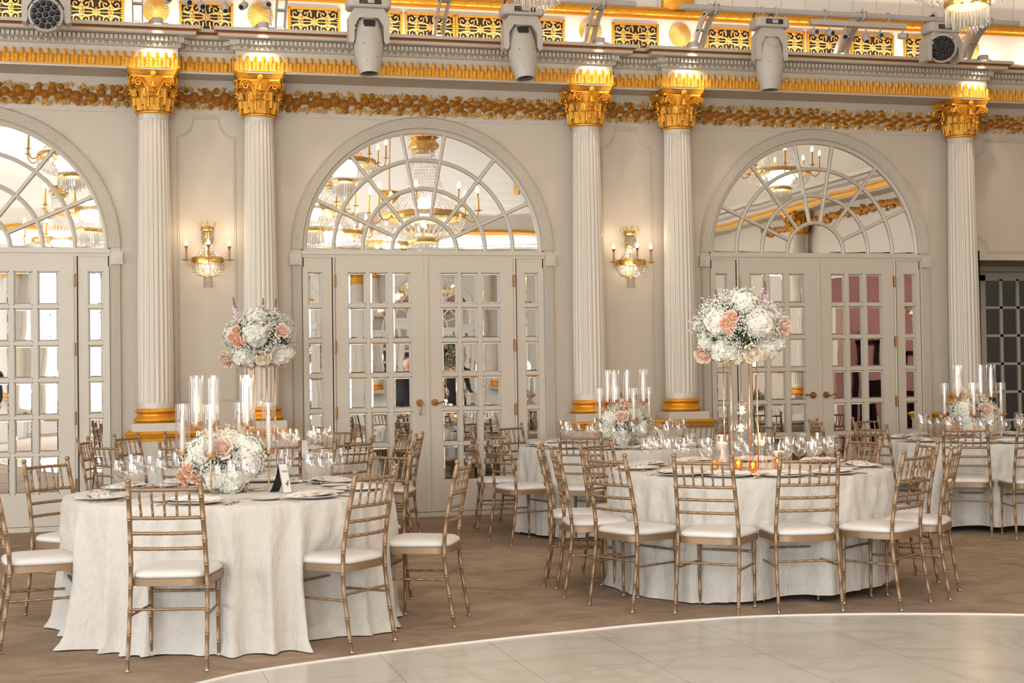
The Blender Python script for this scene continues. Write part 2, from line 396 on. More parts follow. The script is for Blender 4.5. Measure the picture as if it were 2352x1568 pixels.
# dentils and egg mouldings follow each straight run
def along(path, off, step, fn, ymin=None):
    for (xa, ya), (xb, yb) in zip(path, path[1:]):
        d = Vector((xb-xa, yb-ya)); L = d.length; d.normalize(); nrm = Vector((d.y, -d.x))
        L2 = L; k = max(1, round(L2/step))
        if max(xa, xb) < -6.5: continue
        for i in range(k):
            t = (i+.5)*L/k; fn(Vector((xa, ya))+d*t+nrm*off, d, nrm, L/k)
    return
def dentil(p, d, nrm, st):
    h = st*.33; a = p-d*h; b = p+d*h; q = nrm*.034
    mb.add([(a.x,a.y,4.486),(b.x,b.y,4.486),(b.x+q.x,b.y+q.y,4.486),(a.x+q.x,a.y+q.y,4.486),(a.x,a.y,4.526),(b.x,b.y,4.526),(b.x+q.x,b.y+q.y,4.526),(a.x+q.x,a.y+q.y,4.526)],
           [(0,1,2,3),(3,2,6,7),(0,3,7,4),(2,1,5,6)])
def egg(p, d, nrm, st):
    h = st*.3; vs = []; 
    for i, (zz, ww, oo) in enumerate(((4.447, .3, .0), (4.452, .8, .010), (4.464, 1, .016), (4.476, .95, .018))):
        for s in (-1, -.5, 0, .5, 1):
            q = p+d*(s*h*ww)+nrm*(oo*(1-s*s)); vs.append((q.x, q.y, zz))
    mb.add(vs, [(i*5+j, i*5+j+1, i*5+j+6, i*5+j+5) for i in range(3) for j in range(4)])
    for s in (-.5, .5):
        q = p+d*(st*s)+nrm*.012; mb.tube([(q.x, q.y, 4.45), (q.x, q.y, 4.478)], .004, 4)
along(PATH, .056, .0405, dentil); along(PATH, .026, .0625, egg)
struct('trim_4', mb, M['trim'])
mb = MB(); mb.sweep(PATH, [(.10, 4.563), (.17, 4.563), (.185, 4.573), (.17, 4.583), (.10, 4.583)])
along(PATH, .18, .02, lambda p, d, nrm, st: mb.octa((p.x, p.y, 4.573), .008, .009))
struct('trim_5', mb, M['bronze'])
# gilt acanthus band
mb = MB(); mb.sweep(PATH, [(0, 4.254), (.014, 4.254), (.014, 4.335), (0, 4.336)]); mb.sweep(PATH, [(.012, 4.252), (.022, 4.252), (.022, 4.260), (.012, 4.261)])
def leafrow(p, d, nrm, st):
    for dx, wd, z1, o0 in ((0, .024, 4.392, .016), (st/2, .017, 4.344, .022)):
        c = p+d*dx; vs = []; rows = 6
        for i in range(rows+1):
            t = i/rows; z = 4.26+(z1-4.26)*t
            ww = wd*(1 if t < .75 else sqrt(max(0, 1-((t-.75)/.3)**2)))*(1-.12*(i % 2)); o = o0+.012*t**2+(-.006 if i == rows else 0)
            for s in (-1, -.45, 0, .45, 1):
                q = c+d*(s*ww)+nrm*((o-.014)-abs(s)*.010+(.004 if s == 0 else 0)); vs.append((q.x, q.y, z))
        mb.add(vs, [(i*5+j, i*5+j+1, i*5+j+6, i*5+j+5) for i in range(rows) for j in range(4)])
along(PATH, .014, .0735, leafrow)
struct('trim_6', mb, M['gold_leaf'], smooth=True, auto=60)
mbk = MB()  # plain copy of the entablature for the wall behind the camera (seen only in the mirrors)
RP = [(XL, -.40), (XR, -.40)]
mbk.sweep(RP, white[:5]+[(.05, 4.49), (.16, 4.534), (.165, 4.563), (-.5, 4.563)]); mbk.sweep(RP, cap)
o = struct('trim_14', mbk, M['far']); o.matrix_world = Matrix.Translation((-P, YF, 0)) @ Matrix.Rotation(pi, 4, 'Z')
mb = MB(); mb.sweep(RP, [(0, 4.254), (.03, 4.254), (.03, 4.34), (0, 4.34)])
def tooth(p, d, nrm, st):
    q = nrm*.02; a = p-d*.024; b = p+d*.024
    mb.add([(a.x,a.y,4.33),(b.x,b.y,4.33),(b.x,b.y,4.39),(a.x,a.y,4.39)], [(0,1,2,3)])
along(RP, .03, .0735, tooth)
o = struct('trim_16', mb, M['gold_leaf']); o.matrix_world = Matrix.Translation((-P, YF, 0)) @ Matrix.Rotation(pi, 4, 'Z')
# the same entablature along the side wall on the right (seen in the mirrors of the right-hand doors)
SP = [(XR, -.3), (XR, YF+.3)]
mb = MB(); mb.sweep([(XR, -.3), (XR, YF+.3)], [(-.02, 4.234), (.36, 4.234), (.36, 4.25), (.35, 4.25), (.35, 4.44), (.41, 4.485), (.41, 4.53), (.52, 4.535), (.53, 4.6), (-.02, 4.6)])
struct('trim_17', mb, M['trim'])
mb = MB(); mb.sweep([(XR-.35, -.3), (XR-.35, YF+.3)], [(0, 4.254), (.03, 4.254), (.03, 4.34), (0, 4.34)]); 
def tooth2(p, d, nrm, st):
    a = p-d*.024; b = p+d*.024
    mb.add([(a.x,a.y,4.33),(b.x,b.y,4.33),(b.x,b.y,4.39),(a.x,a.y,4.39)], [(0,1,2,3)])
along([(XR-.35, -.3), (XR-.35, YF+.3)], .03, .0735, tooth2)
struct('trim_18', mb, M['gold_leaf'])

# ------------------------------------------------------------------ rose garland on the frieze
def rose_bump(mb, c, r, M_=None):
    x, z = c
    for k, (rr, h) in enumerate(((1, .10), (.72, .35), (.45, .55), (.2, .62))):
        a0 = random.random()*6
        pts = [(x+r*rr*(1+.07*sin(5*a+a0))*cos(a), -.012-r*h*.9-(.004 if k else 0), z+r*rr*(1+.07*sin(5*a+a0))*sin(a)) for a in [2*pi*i/12 for i in range(12)]]
        mb.tube(pts, r*.13 if k < 3 else r*.2, 4, closed=True)
    q = [(x+r*cos(2*pi*i/12), -.006, z+r*sin(2*pi*i/12)) for i in range(12)]+[(x+r*.7*cos(2*pi*i/12), -.01-r*.35, z+r*.7*sin(2*pi*i/12)) for i in range(12)]+[(x, -.012-r*.5, z)]
    mb.add(q, [(i, (i+1) % 12, 12+(i+1) % 12, 12+i) for i in range(12)]+[(12+i, 12+(i+1) % 12, 24) for i in range(12)])
def leaf_bump(mb, c, a, L):
    x, z = c; ca, sa = cos(a), sin(a); wd = L*.32
    def T(u, v, o): return (x+u*ca-v*sa, -o, z+u*sa+v*ca)
    mb.mi = 1
    mb.add([T(0,0,.012), T(L*.45,wd,.010), T(L*.45,0,.030), T(L*.45,-wd,.010), T(L,0,.016)], [(0,3,2),(0,2,1),(1,2,4),(2,3,4)]); mb.mi = 0
def garland(x0, x1, lite=False):
    mb = MB(); x = x0; i = 0; Z = 4.055
    while x < x1:
        r = random.choice((.052, .040, .046, .036)); zz = Z+(.018 if i % 2 else -.018)+random.uniform(-.012, .012)
        rose_bump(mb, (x, zz), r)
        s = 1 if random.random() < .5 else -1
        if random.random() < .75: rose_bump(mb, (x+random.uniform(-.02, .02), Z+s*random.uniform(.068, .078)), random.uniform(.024, .030))
        for k in range(9):
            a = random.uniform(0, 2*pi); t = 1 if k % 2 else -1
            leaf_bump(mb, (x+random.uniform(-.05, .05), Z+t*random.uniform(.035, .07)), t*(pi/2+random.uniform(-.9, .9)), random.uniform(.040, .062))
        x += r*1.6; i += 1
    return mb
struct('trim_7', garland(-5.2, XR-.1), [M['gold_rose'], M['gold_fol']], smooth=True, auto=50)
mb = MB()
x = -7.
while x < 8.8:
    mb.ball((x, -.03, 4.055+random.uniform(-.04, .04)), .055, 6, 4); leaf_bump(mb, (x, 4.09), 1.2, .06); leaf_bump(mb, (x, 4.02), -1.5, .06); x += .075
o = struct('trim_19', mb, M['gold_rose']); o.matrix_world = Matrix.Translation((0, YF, 0)) @ Matrix.Rotation(pi, 4, 'Z')
mb = MB()
y = -.6
while y > -12:
    mb.ball((XR-.03, y, 4.055+random.uniform(-.04, .04)), .055, 6, 4); mb.ball((XR-.03, y+.03, 4.055+random.uniform(-.09, .09)), .03, 5, 3); y -= .07
struct('trim_20', mb, M['gold_rose'])
# thin fillet under the frieze, wall panels between the paired columns
def mould(mb, pts, closed=True, r=.006):
    mb.tube([(x, -.002, z) for x, z in pts], r, 4, closed=closed); 
    return mb
def panel_pts(c, w, z0, z1, zs):
    w2 = w; n = .115; pts = [(c-w2, z0), (c-w2, zs)]
    rr = z1-zs; cxx = w2-n
    pts += [(c-w2+(w2-n)*sin(pi/2*i/8), z1-(z1-zs)*cos(pi/2*i/8)) for i in range(1, 9)]
    return pts + [(2*c-x, z) for x, z in pts[::-1]]
mb = MB(); mb.box(XL, OP[0]+2.6, -.012, 0, 3.905, 3.915)
for k in (-2, -1, 0):
    c = k*P+P/2
    mould(mb, panel_pts(c, .27, 1.175, 3.878, 3.69)); mould(mb, panel_pts(c, .255, 1.19, 3.86, 3.675), r=.003)
xa, xb = 6.12, 8.8
pts = [(6.10, 3.69), (6.17, 3.71), (6.225, 3.77), (6.25, 3.876), (8.7, 3.876), (8.7, 2.64), (6.255, 2.64), (6.24, 2.72), (6.19, 2.785), (6.10, 2.808)]
mould(mb, pts, r=.007); mould(mb, [(x+.02, z+(-.02 if z > 3.2 else .02)) for x, z in pts], r=.004)
struct('trim_8', mb, M['trim'])
# skirting, the only runs the doors leave free
mb = MB()
for k in (-1, 0, 1):
    c = k*P
    mb.box(c-RG-.06, c+RG+.06, -.02, .02, 0, .045)
struct('baseboard_back', mb, M['trim'])

# ------------------------------------------------------------------ door bays: fanlight, two leaves, two sidelights, all glazed with bevelled mirror
def pane(mb, x0, x1, z0, z1, y):
    """one bevelled mirror pane, very slightly out of true"""
    b = .023; ty = random.uniform(-.0012, .0012); tz = random.uniform(-.0012, .0012)
    def q(x, z, dy): return (x, y+dy+ty*(x-x0)/(x1-x0)+tz*(z-z0)/(z1-z0), z)
    vs = [q(x0,z0,.0034), q(x1,z0,.0034), q(x1,z1,.0034), q(x0,z1,.0034), q(x0+b,z0+b,0), q(x1-b,z0+b,0), q(x1-b,z1-b,0), q(x0+b,z1-b,0)]
    mb.add(vs, [(0,1,5,4),(1,2,6,5),(2,3,7,6),(3,0,4,7),(4,5,6,7)])
def sector(mb, c, r0, r1, a0, a1, y):
    b = .022; n = max(3, int((a1-a0)/.09))
    def ring(r, aa, bb, dy): return [(c-r*cos(aa+(bb-aa)*i/n), y+dy, HS+r*sin(aa+(bb-aa)*i/n)) for i in range(n+1)]
    A, B = ring(r0, a0, a1, .0032), ring(r1, a0, a1, .0032)
    if r0 < .01:
        C_ = ring(.001, a0, a1, .0); D = ring(r1-b, a0, a1, 0)
        D = [(x, yy, max(z, HS+b)) for x, yy, z in D]; mb.add(D, [tuple(range(len(D)-1, -1, -1))])
        mb.add(B+D, [(i, n+1+i, n+2+i, i+1) for i in range(n)])
        mb.add([(c-r1, y+.0016, HS), (c+r1, y+.0016, HS), D[-1], D[0]], [(0,1,2,3)]); return
    C_, D = ring(r0+b, a0+b/r0*.6, a1-b/r0*.6, 0), ring(r1-b, a0+b/r1, a1-b/r1, 0); k = n+1
    vs = A+B+C_+D
    fs = [(2*k+i, 3*k+i, 3*k+i+1, 2*k+i+1) for i in range(n)]+[(i, 2*k+i, 2*k+i+1, i+1) for i in range(n)]+[(3*k+i, k+i, k+i+1, 3*k+i+1) for i in range(n)]
    fs += [(0, k, 3*k, 2*k), (n, 2*k+n, 3*k+n, k+n)]
    mb.add(vs, fs)
ZP = [(2.09, 2.405), (1.748, 2.062), (1.408, 1.72), (1.066, 1.38), (.724, 1.038), (.345, .696)]
def grid(fr, pn, x0, x1, cols, y, z0, z1, gap=.035):
    """frame with a grid of panes between x0 and x1; leaf outline z0..z1"""
    zs = [z0]+sum([[a, b] for a, b in ZP[::-1]], [])+[z1]
    for i in range(0, len(zs), 2):
        fr.box(x0, x1, y-.02, y+.02, zs[i], zs[i+1])
    xs = [x0]+sum([[a, b] for a, b in cols], [])+[x1]
    for a, b in ZP:
        for i in range(0, len(xs), 2): fr.box(xs[i], xs[i+1], y-.02, y+.02, a, b)
        for c0, c1 in cols:
            pane(pn, c0, c1, a, b, y+.004)
            # small quadrant bead round each pane
            s = .008
            fr.box(c0, c1, y-.012, y+.01, a, a+s); fr.box(c0, c1, y-.012, y+.01, b-s, b); fr.box(c0, c0+s, y-.012, y+.01, a, b); fr.box(c1-s, c1, y-.012, y+.01, a, b)
def fluted(mb, pts_fn, n, w0, w1):
    """architrave with flutes: strips from radius/offset w0 to w1"""
    prof = [(w0, .0), (w0, -.018)]; k = 6; st = (w1-w0)/k
    for i in range(k):
        a = w0+i*st; prof += [(a+.004, -.026), (a+st*.45, -.034 if i < 5 else -.04), (a+st*.9, -.026)]
    prof += [(w1, -.02), (w1, .0)]
    P_ = [[pts_fn(t/n, o, d) for o, d in prof] for t in range(n+1)]; K = len(prof)
    mb.add([p for r in P_ for p in r], [(i*K+j, i*K+j+1, (i+1)*K+j+1, (i+1)*K+j) for i in range(n) for j in range(K-1)])
def door_bay(idx, c, parent_name, flip=None, hardware=True):
    t = thing(parent_name, None, None, (0,0,0), 0, kind='structure')
    # fluted casing
    mb = MB()
    fluted(mb, lambda u, o, d: (c-o*cos(pi*u), d, HS+.005+o*sin(pi*u)), 40, RG+.015, RG+.13)
    for s in (-1, 1): fluted(mb, lambda u, o, d, s=s: (c+s*o, d, 2.46*u), 1, RG+.03, RG+.125)
    mb.box(c-RG-.03, c+RG+.03, .02, .035, 0, HS)
    for s in (-1, 1): xa, xb = sorted((c+s*(RG+.01), c+s*(RG+.125))); mb.box(xa, xb, -.012, .03, 2.45, HS+.012)
    obj('casing', mb, M['trim'], t)
    for s in (-1, 1):
        mb = MB(); x = c+s*(RG+.09); mb.box(x-.055, x+.055, -.045, 0, 2.47, 2.585)
        for r, h in ((.045, .052), (.034, .047), (.014, .06)): mb.tube([(x, -.04, 2.527), (x, -h, 2.527)], r, 16)
        obj('rosette', mb, M['trim'], t)
    # transom
    mb = MB(); mb.box(c-RG-.03, c+RG+.03, -.035, .03, HS-.045, HS-.008); mb.box(c-RG-.03, c+RG+.03, -.02, .03, HS-.075, HS-.045); mb.box(c-RG-.03, c+RG+.03, -.012, .03, HS-.008, HS+.003)
    obj('transom', mb, M['trim'], t)
    # fanlight
    fr = MB(); pn = MB(); R = [.325, .615, .90, RG]; g = .020
    for r in R[:3]:
        fr.tube([(c-r*cos(pi*i/36), .012, HS+r*sin(pi*i/36)) for i in range(37)], g, 6)
    pts = [(c-r*cos(pi*i/40), .012, HS+r*sin(pi*i/40)) for r in (RG,) for i in range(41)]
    fr.tube(pts, .028, 6)
    SP_ = [pi*(i+.5)/7-pi/14 for i in range(8)]
    SP_ = [0]+[pi*v/180 for v in (24.5, 52, 79.3, 100.7, 128, 155.5)]+[pi]
    for a in SP_[1:-1]:
        fr.tube([(c-.325*cos(a), .012, HS+.325*sin(a)), (c-RG*cos(a), .012, HS+RG*sin(a))], g*.95, 6)
    sector(pn, c, 0, R[0], 0, pi, .018)
    for r0, r1 in zip(R, R[1:]):
        for a0, a1 in zip(SP_, SP_[1:]): sector(pn, c, r0, r1, a0, a1, .018)
    f = obj('fanlight', fr, M['trim'], t, smooth=True, auto=50); obj('pane', pn, M['mirror'], f)
    # sidelights
    for s in (-1, 1):
        fr = MB(); pn = MB(); x0, x1 = sorted((c+s*.915, c+s*(RG+.02)))
        xm = sorted((c+s*1.012, c+s*1.148)) if s > 0 else sorted((c-1.155, c-1.02))
        grid(fr, pn, x0, x1, [tuple(xm)], .008, .09, HS-.07)
        q = obj('sidelight', fr, M['trim'], t); obj('pane', pn, M['mirror'], q)
        mb = MB(); x = c+s*.905; mb.tube([(x, -.018, .09), (x, -.018, HS-.07)], .012, 8); mb.box(x-.02, x+.02, -.012, .03, 0, HS-.05); obj('mullion', mb, M['trim'], t)
    # leaves
    for s in (-1, 1):
        fr = MB(); pn = MB()
        x0, x1 = sorted((c+s*.006, c+s*.888))
        if s < 0: cols = [(c-.768, c-.593), (c-.555, c-.378), (c-.332, c-.150)]
        else: cols = [(c+.153, c+.318), (c+.355, c+.522), (c+.565, c+.752)]
        grid(fr, pn, x0, x1, cols, 0, .05, HS-.075)
        if s < 0: fr.box(c-.022, c+.022, -.032, -.02, .05, HS-.075)
        fr.box(x0, x1, -.026, -.02, .05, .065)
        lf = obj('door_leaf', fr, M['trim'], t); obj('pane', pn, M['mirror'], lf)
        for z in (2.321, 1.677, 1.0385, .42):
            mb = MB(); mb.tube([(c+s*.897, -.034, z-.06), (c+s*.897, -.034, z-.055), (c+s*.897, -.034, z+.055), (c+s*.897, -.034, z+.06)], [.006, .010, .010, .006], 8); mb.box(c+s*.897-.014, c+s*.897+.014, -.022, -.018, z-.055, z+.055)
            obj('hinge', mb, M['oldbrass'], lf)
        if hardware:
            mb = MB(); hx = c+s*.075; hz = 1.12
            for r, y0, y1 in ((.036, -.02, -.027), (.030, -.026, -.034), (.019, -.03, -.042), (.012, -.04, -.06)): mb.tube([(hx, y0, hz), (hx, y1, hz)], r, 20)
            hang = (idx == 0 and s < 0)
            if hang: pts = [(hx, -.06, hz-.01), (hx+.012, -.062, hz-.045), (hx+.004, -.062, hz-.075), (hx-.012, -.062, hz-.1), (hx-.004, -.062, hz-.118), (hx+.012, -.062, hz-.112), (hx+.01, -.062, hz-.095)]
            else: pts = [(hx, -.06, hz), (hx+s*.03, -.062, hz-.006), (hx+s*.055, -.062, hz+.002), (hx+s*.085, -.062, hz+.012), (hx+s*.108, -.062, hz+.004), (hx+s*.1, -.062, hz-.008), (hx+s*.086, -.062, hz-.002)]
            mb.tube(pts, [.009, .006, .006, .007, .007, .006, .004], 8)
            obj('door_handle', mb, M['oldbrass'], lf, smooth=True, auto=40)
    return t
bays = {}
for i, k in enumerate((-1, 0, 1)): bays[k] = door_bay(k, k*P, 'door_%d' % (i+1))
for k, n in ((0, 5), (1, 6), (-1, 7)):    # the doors of the wall behind the camera, met in the mirrors
    kids(bays[0]); r = dup(bays[0], (k*P, YF, 0), pi); r.name = 'door_%d' % n
    for c_ in r.children_recursive:
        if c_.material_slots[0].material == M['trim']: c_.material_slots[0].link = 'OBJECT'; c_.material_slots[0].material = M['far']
# tall windows of the wall behind the camera and those added on the side wall for fill: frames with clear panes
def win(n, x, y, rz, w, h, z0):
    t = thing('window_%d' % n, None, None, (x, y, 0), rz, kind='structure')
    fr = MB(); fr.box(-w/2-.1, -w/2, -.04, .06, z0-.1, z0+h+.1); fr.box(w/2, w/2+.1, -.04, .06, z0-.1, z0+h+.1); fr.box(-w/2, w/2, -.04, .06, z0+h, z0+h+.1); fr.box(-w/2, w/2, -.04, .06, z0-.1, z0)
    for i in (1, 2, 3): fr.box(-w/2+i*w/4-.02, -w/2+i*w/4+.02, -.02, .02, z0, z0+h)
    for i in range(1, 6): fr.box(-w/2, w/2, -.02, .02, z0+i*h/6-.02, z0+i*h/6+.02)
    obj('window_frame', fr, M['trim'], t)
    pn = MB(); pn.add([(-w/2, .03, z0), (w/2, .03, z0), (w/2, .03, z0+h), (-w/2, .03, z0+h)], [(0,1,2,3)]); obj('pane', pn, M['glass'], t)
for i, x in enumerate((-8.42, -4.21)): win(i+1, x, YF+.18, 0, 2.3, 3.4, .6)
for i, y in enumerate((-5, -11, -17)): win(i+3, XL+.18, y, pi/2, 3.2, 3.6, .8)
# glazed door at the end of the passage
t = thing('door_4', None, None, kind='structure'); fr = MB(); pn = MB()
X0 = 6.98; y = 1.47
zs = [(2.12, 2.43), (1.78, 2.09), (1.44, 1.75), (1.10, 1.41), (.76, 1.07), (.42, .73)]
cs = [(7.145, 7.335), (7.375, 7.565), (7.605, 7.795)]
fr.box(X0, 8.0, y-.02, y+.02, 2.43, 2.53); fr.box(X0, 8.0, y-.02, y+.02, .02, .42); fr.box(X0, 7.145, y-.02, y+.02, .02, 2.5); fr.box(7.795, 8.0, y-.02, y+.02, .02, 2.5)
for a, b in ((7.335, 7.375), (7.565, 7.605)): fr.box(a, b, y-.02, y+.02, .4, 2.45)
for (a, b), (a2, b2) in zip(zs, zs[1:]): fr.box(7.14, 7.8, y-.02, y+.02, b2, a)
fr.box(X0-.12, X0-.01, y-.05, y+.02, 0, 2.62); fr.box(8.01, 8.12, y-.05, y+.02, 0, 2.62); fr.box(X0-.16, 8.16, y-.06, y+.02, 2.54, 2.60)
for a, b in zs:
    for c0, c1 in cs: pn.add([(c0, y+.005, a), (c1, y+.005, a), (c1, y+.005, b), (c0, y+.005, b)], [(0,1,2,3)])
q = obj('door_leaf', fr, M['trim'], t); obj('pane', pn, M['dimglass'], q)
mb = MB(); mb.box(7.1, 7.85, y+.022, y+.026, .3, 2.5); obj('backing', mb, M['dark'], t)

# ------------------------------------------------------------------ columns and their pedestals
def capital(t):
    bell = MB(); bell.lathe([(.150, -.02), (.158, -.012), (.158, .004), (.148, .010), (.150, .06), (.155, .16), (.170, .25), (.195, .30), (.2, .32)], 32)
    cp = obj('capital', bell, M['gold'], t, smooth=True, auto=60, loc=(0, 0, 3.862))
    # two tiers of acanthus leaves
    lv = MB()
    def acan(a, z0, h, r0, w, curl, n=7):
        vs = []; K = 9; S = (-1, -.72, -.38, 0, .38, .72, 1)
        for i in range(K+1):
            t_ = i/K; z = z0+h*(sin(min(t_, .85)/.85*pi/2) if t_ < .85 else 1-.12*((t_-.85)/.15)**1.3)
            o = r0+.010+.02*t_+(curl*max(0, t_-.6)**1.5*5)
            ww = w*(1-.1*t_-.9*max(0, t_-.72)**1.2*1.6)*(1+(.13 if i % 2 else -.08))
            for s in S:
                aa = a+s*ww/o; q = o+(.014*(1-abs(s)) if s else .026)*(.6+.6*t_)-(.006 if abs(s) == .38 else 0); vs.append((q*cos(aa), q*sin(aa), z))
        k = len(S); lv.add(vs, [(i*k+j, i*k+j+1, (i+1)*k+j+1, (i+1)*k+j) for i in range(K) for j in range(k-1)])
    for i in range(10): acan(2*pi*i/10, .008, .125, .150, .046, .035)
    for i in range(10): acan(2*pi*(i+.5)/10, .06, .165, .155, .040, .05)
    obj('acanthus_leaves', lv, M['gold_leaf'], cp, smooth=True, auto=70)
    # volutes at the four corners and small helices in the middle of each side
    vo = MB()
    for k in range(4):
        a = pi/4+k*pi/2
        for s in (-1, 1):
            pts = []; rad = []
            for i in range(8):
                u = i/7; pts.append((.16+.085*u**1.2, s*(.030-.008*u), .19+.105*u)); rad.append(.009)
            c0 = (.25, .256)
            for i in range(22):
                th = pi/2-i*.42; rr = .036*(1-i/24); pts.append((c0[0]+rr*cos(th)+.003, s*.022, c0[1]+rr*sin(th)+.004)); rad.append(.0095*(1-i/40))
            vo.tube([(p[0], p[1], p[2]) for p in pts], rad, 6, M=Matrix.Rotation(a, 4, 'Z'))
        vo.box(.2, .262, -.02, .02, .235, .285, M=Matrix.Rotation(a, 4, 'Z'))
        a = k*pi/2
        for s in (-1, 1):
            # big scroll seen on each face, running out to the corner
            pts = [(.178, s*.03, .14), (.186, s*.05, .19), (.196, s*.085, .245), (.206, s*.12, .282)]; rad = [.006, .008, .009, .010]
            c0 = (s*.132, .25)
            for i in range(20):
                th = pi/2-i*.45; rr = .034*(1-i/22); pts.append((.212+.002*i/5, c0[0]+s*rr*cos(th), c0[1]+rr*sin(th))); rad.append(.0095*(1-i/45))
            vo.tube(pts, rad, 6, M=Matrix.Rotation(a, 4, 'Z'))
            vo.tube([(.172, s*.045, .03), (.18, s*.045, .13), (.19, s*.05, .17)], [.008, .010, .014], 6, M=Matrix.Rotation(a, 4, 'Z'))
            vo.ball((.20, s*.048, .135), .016, 8, 4, .5, M=Matrix.Rotation(a, 4, 'Z'))
        Mz = Matrix.Rotation(a, 4, 'Z')
        vo.tube([(.185, 0, .17), (.20, 0, .22), (.212, 0, .27)], [.012, .022, .010], 8, M=Mz); vo.ball((.20, 0, .178), .03, 10, 5, .55, M=Mz); vo.ball((.208, 0, .215), .02, 8, 5, .8, M=Mz)
    obj('volute', vo, M['gold'], cp, smooth=True, auto=60)
    # abacus with hollowed sides
    ab = MB(); H = .225
    def outline(h, z):
        pts = []
        for k in range(4):
            a = k*pi/2; R_ = Matrix.Rotation(a, 4, 'Z')
            for i in range(9):
                s = -1+2*i/8; v = Vector((h-.045*(1-s*s)*.9, s*(h-.022), z)); pts.append(R_ @ v)
        return pts
    levels = [(.195, .30), (.205, .305), (.207, .325), (.215, .33), (.232, .365), (.236, .372), (.236, .388)]
    L_ = [outline(h, z) for h, z in levels]; n = len(L_[0])
    for A, B in zip(L_, L_[1:]): ab.add(A+B, [(i, (i+1) % n, n+(i+1) % n, n+i) for i in range(n)])
    ab.add(L_[0], [tuple(range(n-1, -1, -1))]); ab.add(L_[-1], [tuple(range(n))])
    q = obj('abacus', ab, M['gold'], cp)
    ro = MB()
    for k in range(4): ro.ball((.205, 0, .335), .026, 12, 6, M=Matrix.Rotation(k*pi/2, 4, 'Z')); ro.tube([(.222+.004*cos(b), .022*cos(b), .335+.022*sin(b)) for b in [2*pi*i/10 for i in range(10)]], .006, 5, closed=True, M=Matrix.Rotation(k*pi/2, 4, 'Z'))
    obj('fleuron', ro, M['gold'], q, smooth=True, auto=60)
def column(x, label):
    t = thing('corinthian_column', label, 'column', (x, -.20, 0), 0, 'fluted columns of the mirrored wall')
    NF = 22
    sh = MB(); zs = [(1.12, .163, 0), (1.155, .163, 0), (1.17, .160, 0), (1.178, .1625, .5), (1.195, .1625, 1), (1.6, .162, 1), (2.2, .158, 1), (2.9, .149, 1), (3.5, .139, 1), (3.775, .135, 1), (3.795, .135, .6), (3.80, .135, 0), (3.825, .135, 0), (3.84, .143, 0), (3.852, .143, 0)]
    K = NF*8; vs = []
    for z, r, f in zs:
        for k in range(K):
            a = 2*pi*k/K; u = (k % 8)/8; g = sin(pi*min(max((u-.12)/.76, 0), 1)) if f else 0
            vs.append(((r-.012*f*g)*cos(a), (r-.012*f*g)*sin(a), z))
    sh.add(vs, [(i*K+k, i*K+(k+1) % K, (i+1)*K+(k+1) % K, (i+1)*K+k) for i in range(len(zs)-1) for k in range(K)])
    obj('shaft', sh, M['shaft'], t, smooth=True, auto=40)
    capital(t)
    ba = MB(); pr = [(.17, 1.12)]
    pr += [(.172+.020*sin(pi*i/8), 1.118-.042*i/8) for i in range(9)]+[(.178, 1.074), (.172, 1.066), (.172, 1.056), (.178, 1.050), (.183, 1.044)]
    pr += [(.184+.024*sin(pi*i/8), 1.040-.05*i/8) for i in range(9)]+[(.19, .988), (.1, .988)]
    ba.lathe(pr, 48); obj('base', ba, M['gold'], t, smooth=True, auto=35)
    pl = MB(); pl.box(-.215, .215, -.215, .2, .912, .988); obj('plinth', pl, M['trim'], t)
    return kids(t)
names = {-2.59: 'fluted white column standing behind the near flower-and-candle table', -1.62: 'fluted white column with a tall flower arrangement in front of its foot',
         1.62: 'fluted white column just past the middle mirrored doors', 2.59: 'fluted white column between the second wall sconce and the right mirrored doors', 5.83: 'fluted white column beside the dark passage'}
c0 = column(-2.59, names[-2.59])
for x in (-1.62, 1.62, 2.59, 5.83): dup(c0, (x, -.20, 0), 0, names[x])
mx = thing('trim_21', None, None, kind='structure')
for x in (1.62, 2.59, 5.83, -1.62, -2.59, -5.83):
    c = dup(c0, (x, YF+.20, 0), pi)
    for k_ in ('label', 'category', 'group'):
        if k_ in c: del c[k_]
    c['kind'] = 'structure'; c.name = 'trim_3%d' % (round(x)+7)
for i, y in enumerate((-3.2, -4.6, -10.0)):
    c = dup(c0, (XR-.2, y, 0), -pi/2)
    for k_ in ('label', 'category', 'group'):
        if k_ in c: del c[k_]
    c['kind'] = 'structure'; c.name = 'trim_4%d' % i
bpy.data.objects.remove(mx)
# pedestals under each pair
for i, (xc, w2) in enumerate(((-2.105, .76), (2.105, .76), (5.83+.1, .36), (-6.3, .76))):
    mb = MB(); x0, x1 = xc-w2, xc+w2
    if i == 2: x0, x1 = 5.53, 6.15
    mb.box(x0+.03, x1-.03, -.43, 0, 0, .84); mb.box(x0+.015, x1-.015, -.445, 0, 0, .12)
    struct('trim_%d' % (9+i), mb, M['trim'])
    mb = MB(); pth = [(x0+.03, 0), (x0+.03, -.43), (x1-.03, -.43), (x1-.03, 0)]
    pth = [(x0+.03, 0), (x0+.03, -.43), (x1-.03, -.43), (x1-.03, 0)]
    mb.sweep(pth, [(0, .822), (.008, .824), (.010, .840), (.004, .846), (.02, .862), (.024, .88), (.034, .884), (.036, .893), (.002, .914), (-.4, .914)])
    mb.box(x0+.05, x1-.05, -.41, 0, .905, .9135)
    struct('trim_%d' % (22+i), mb, M['gold'])
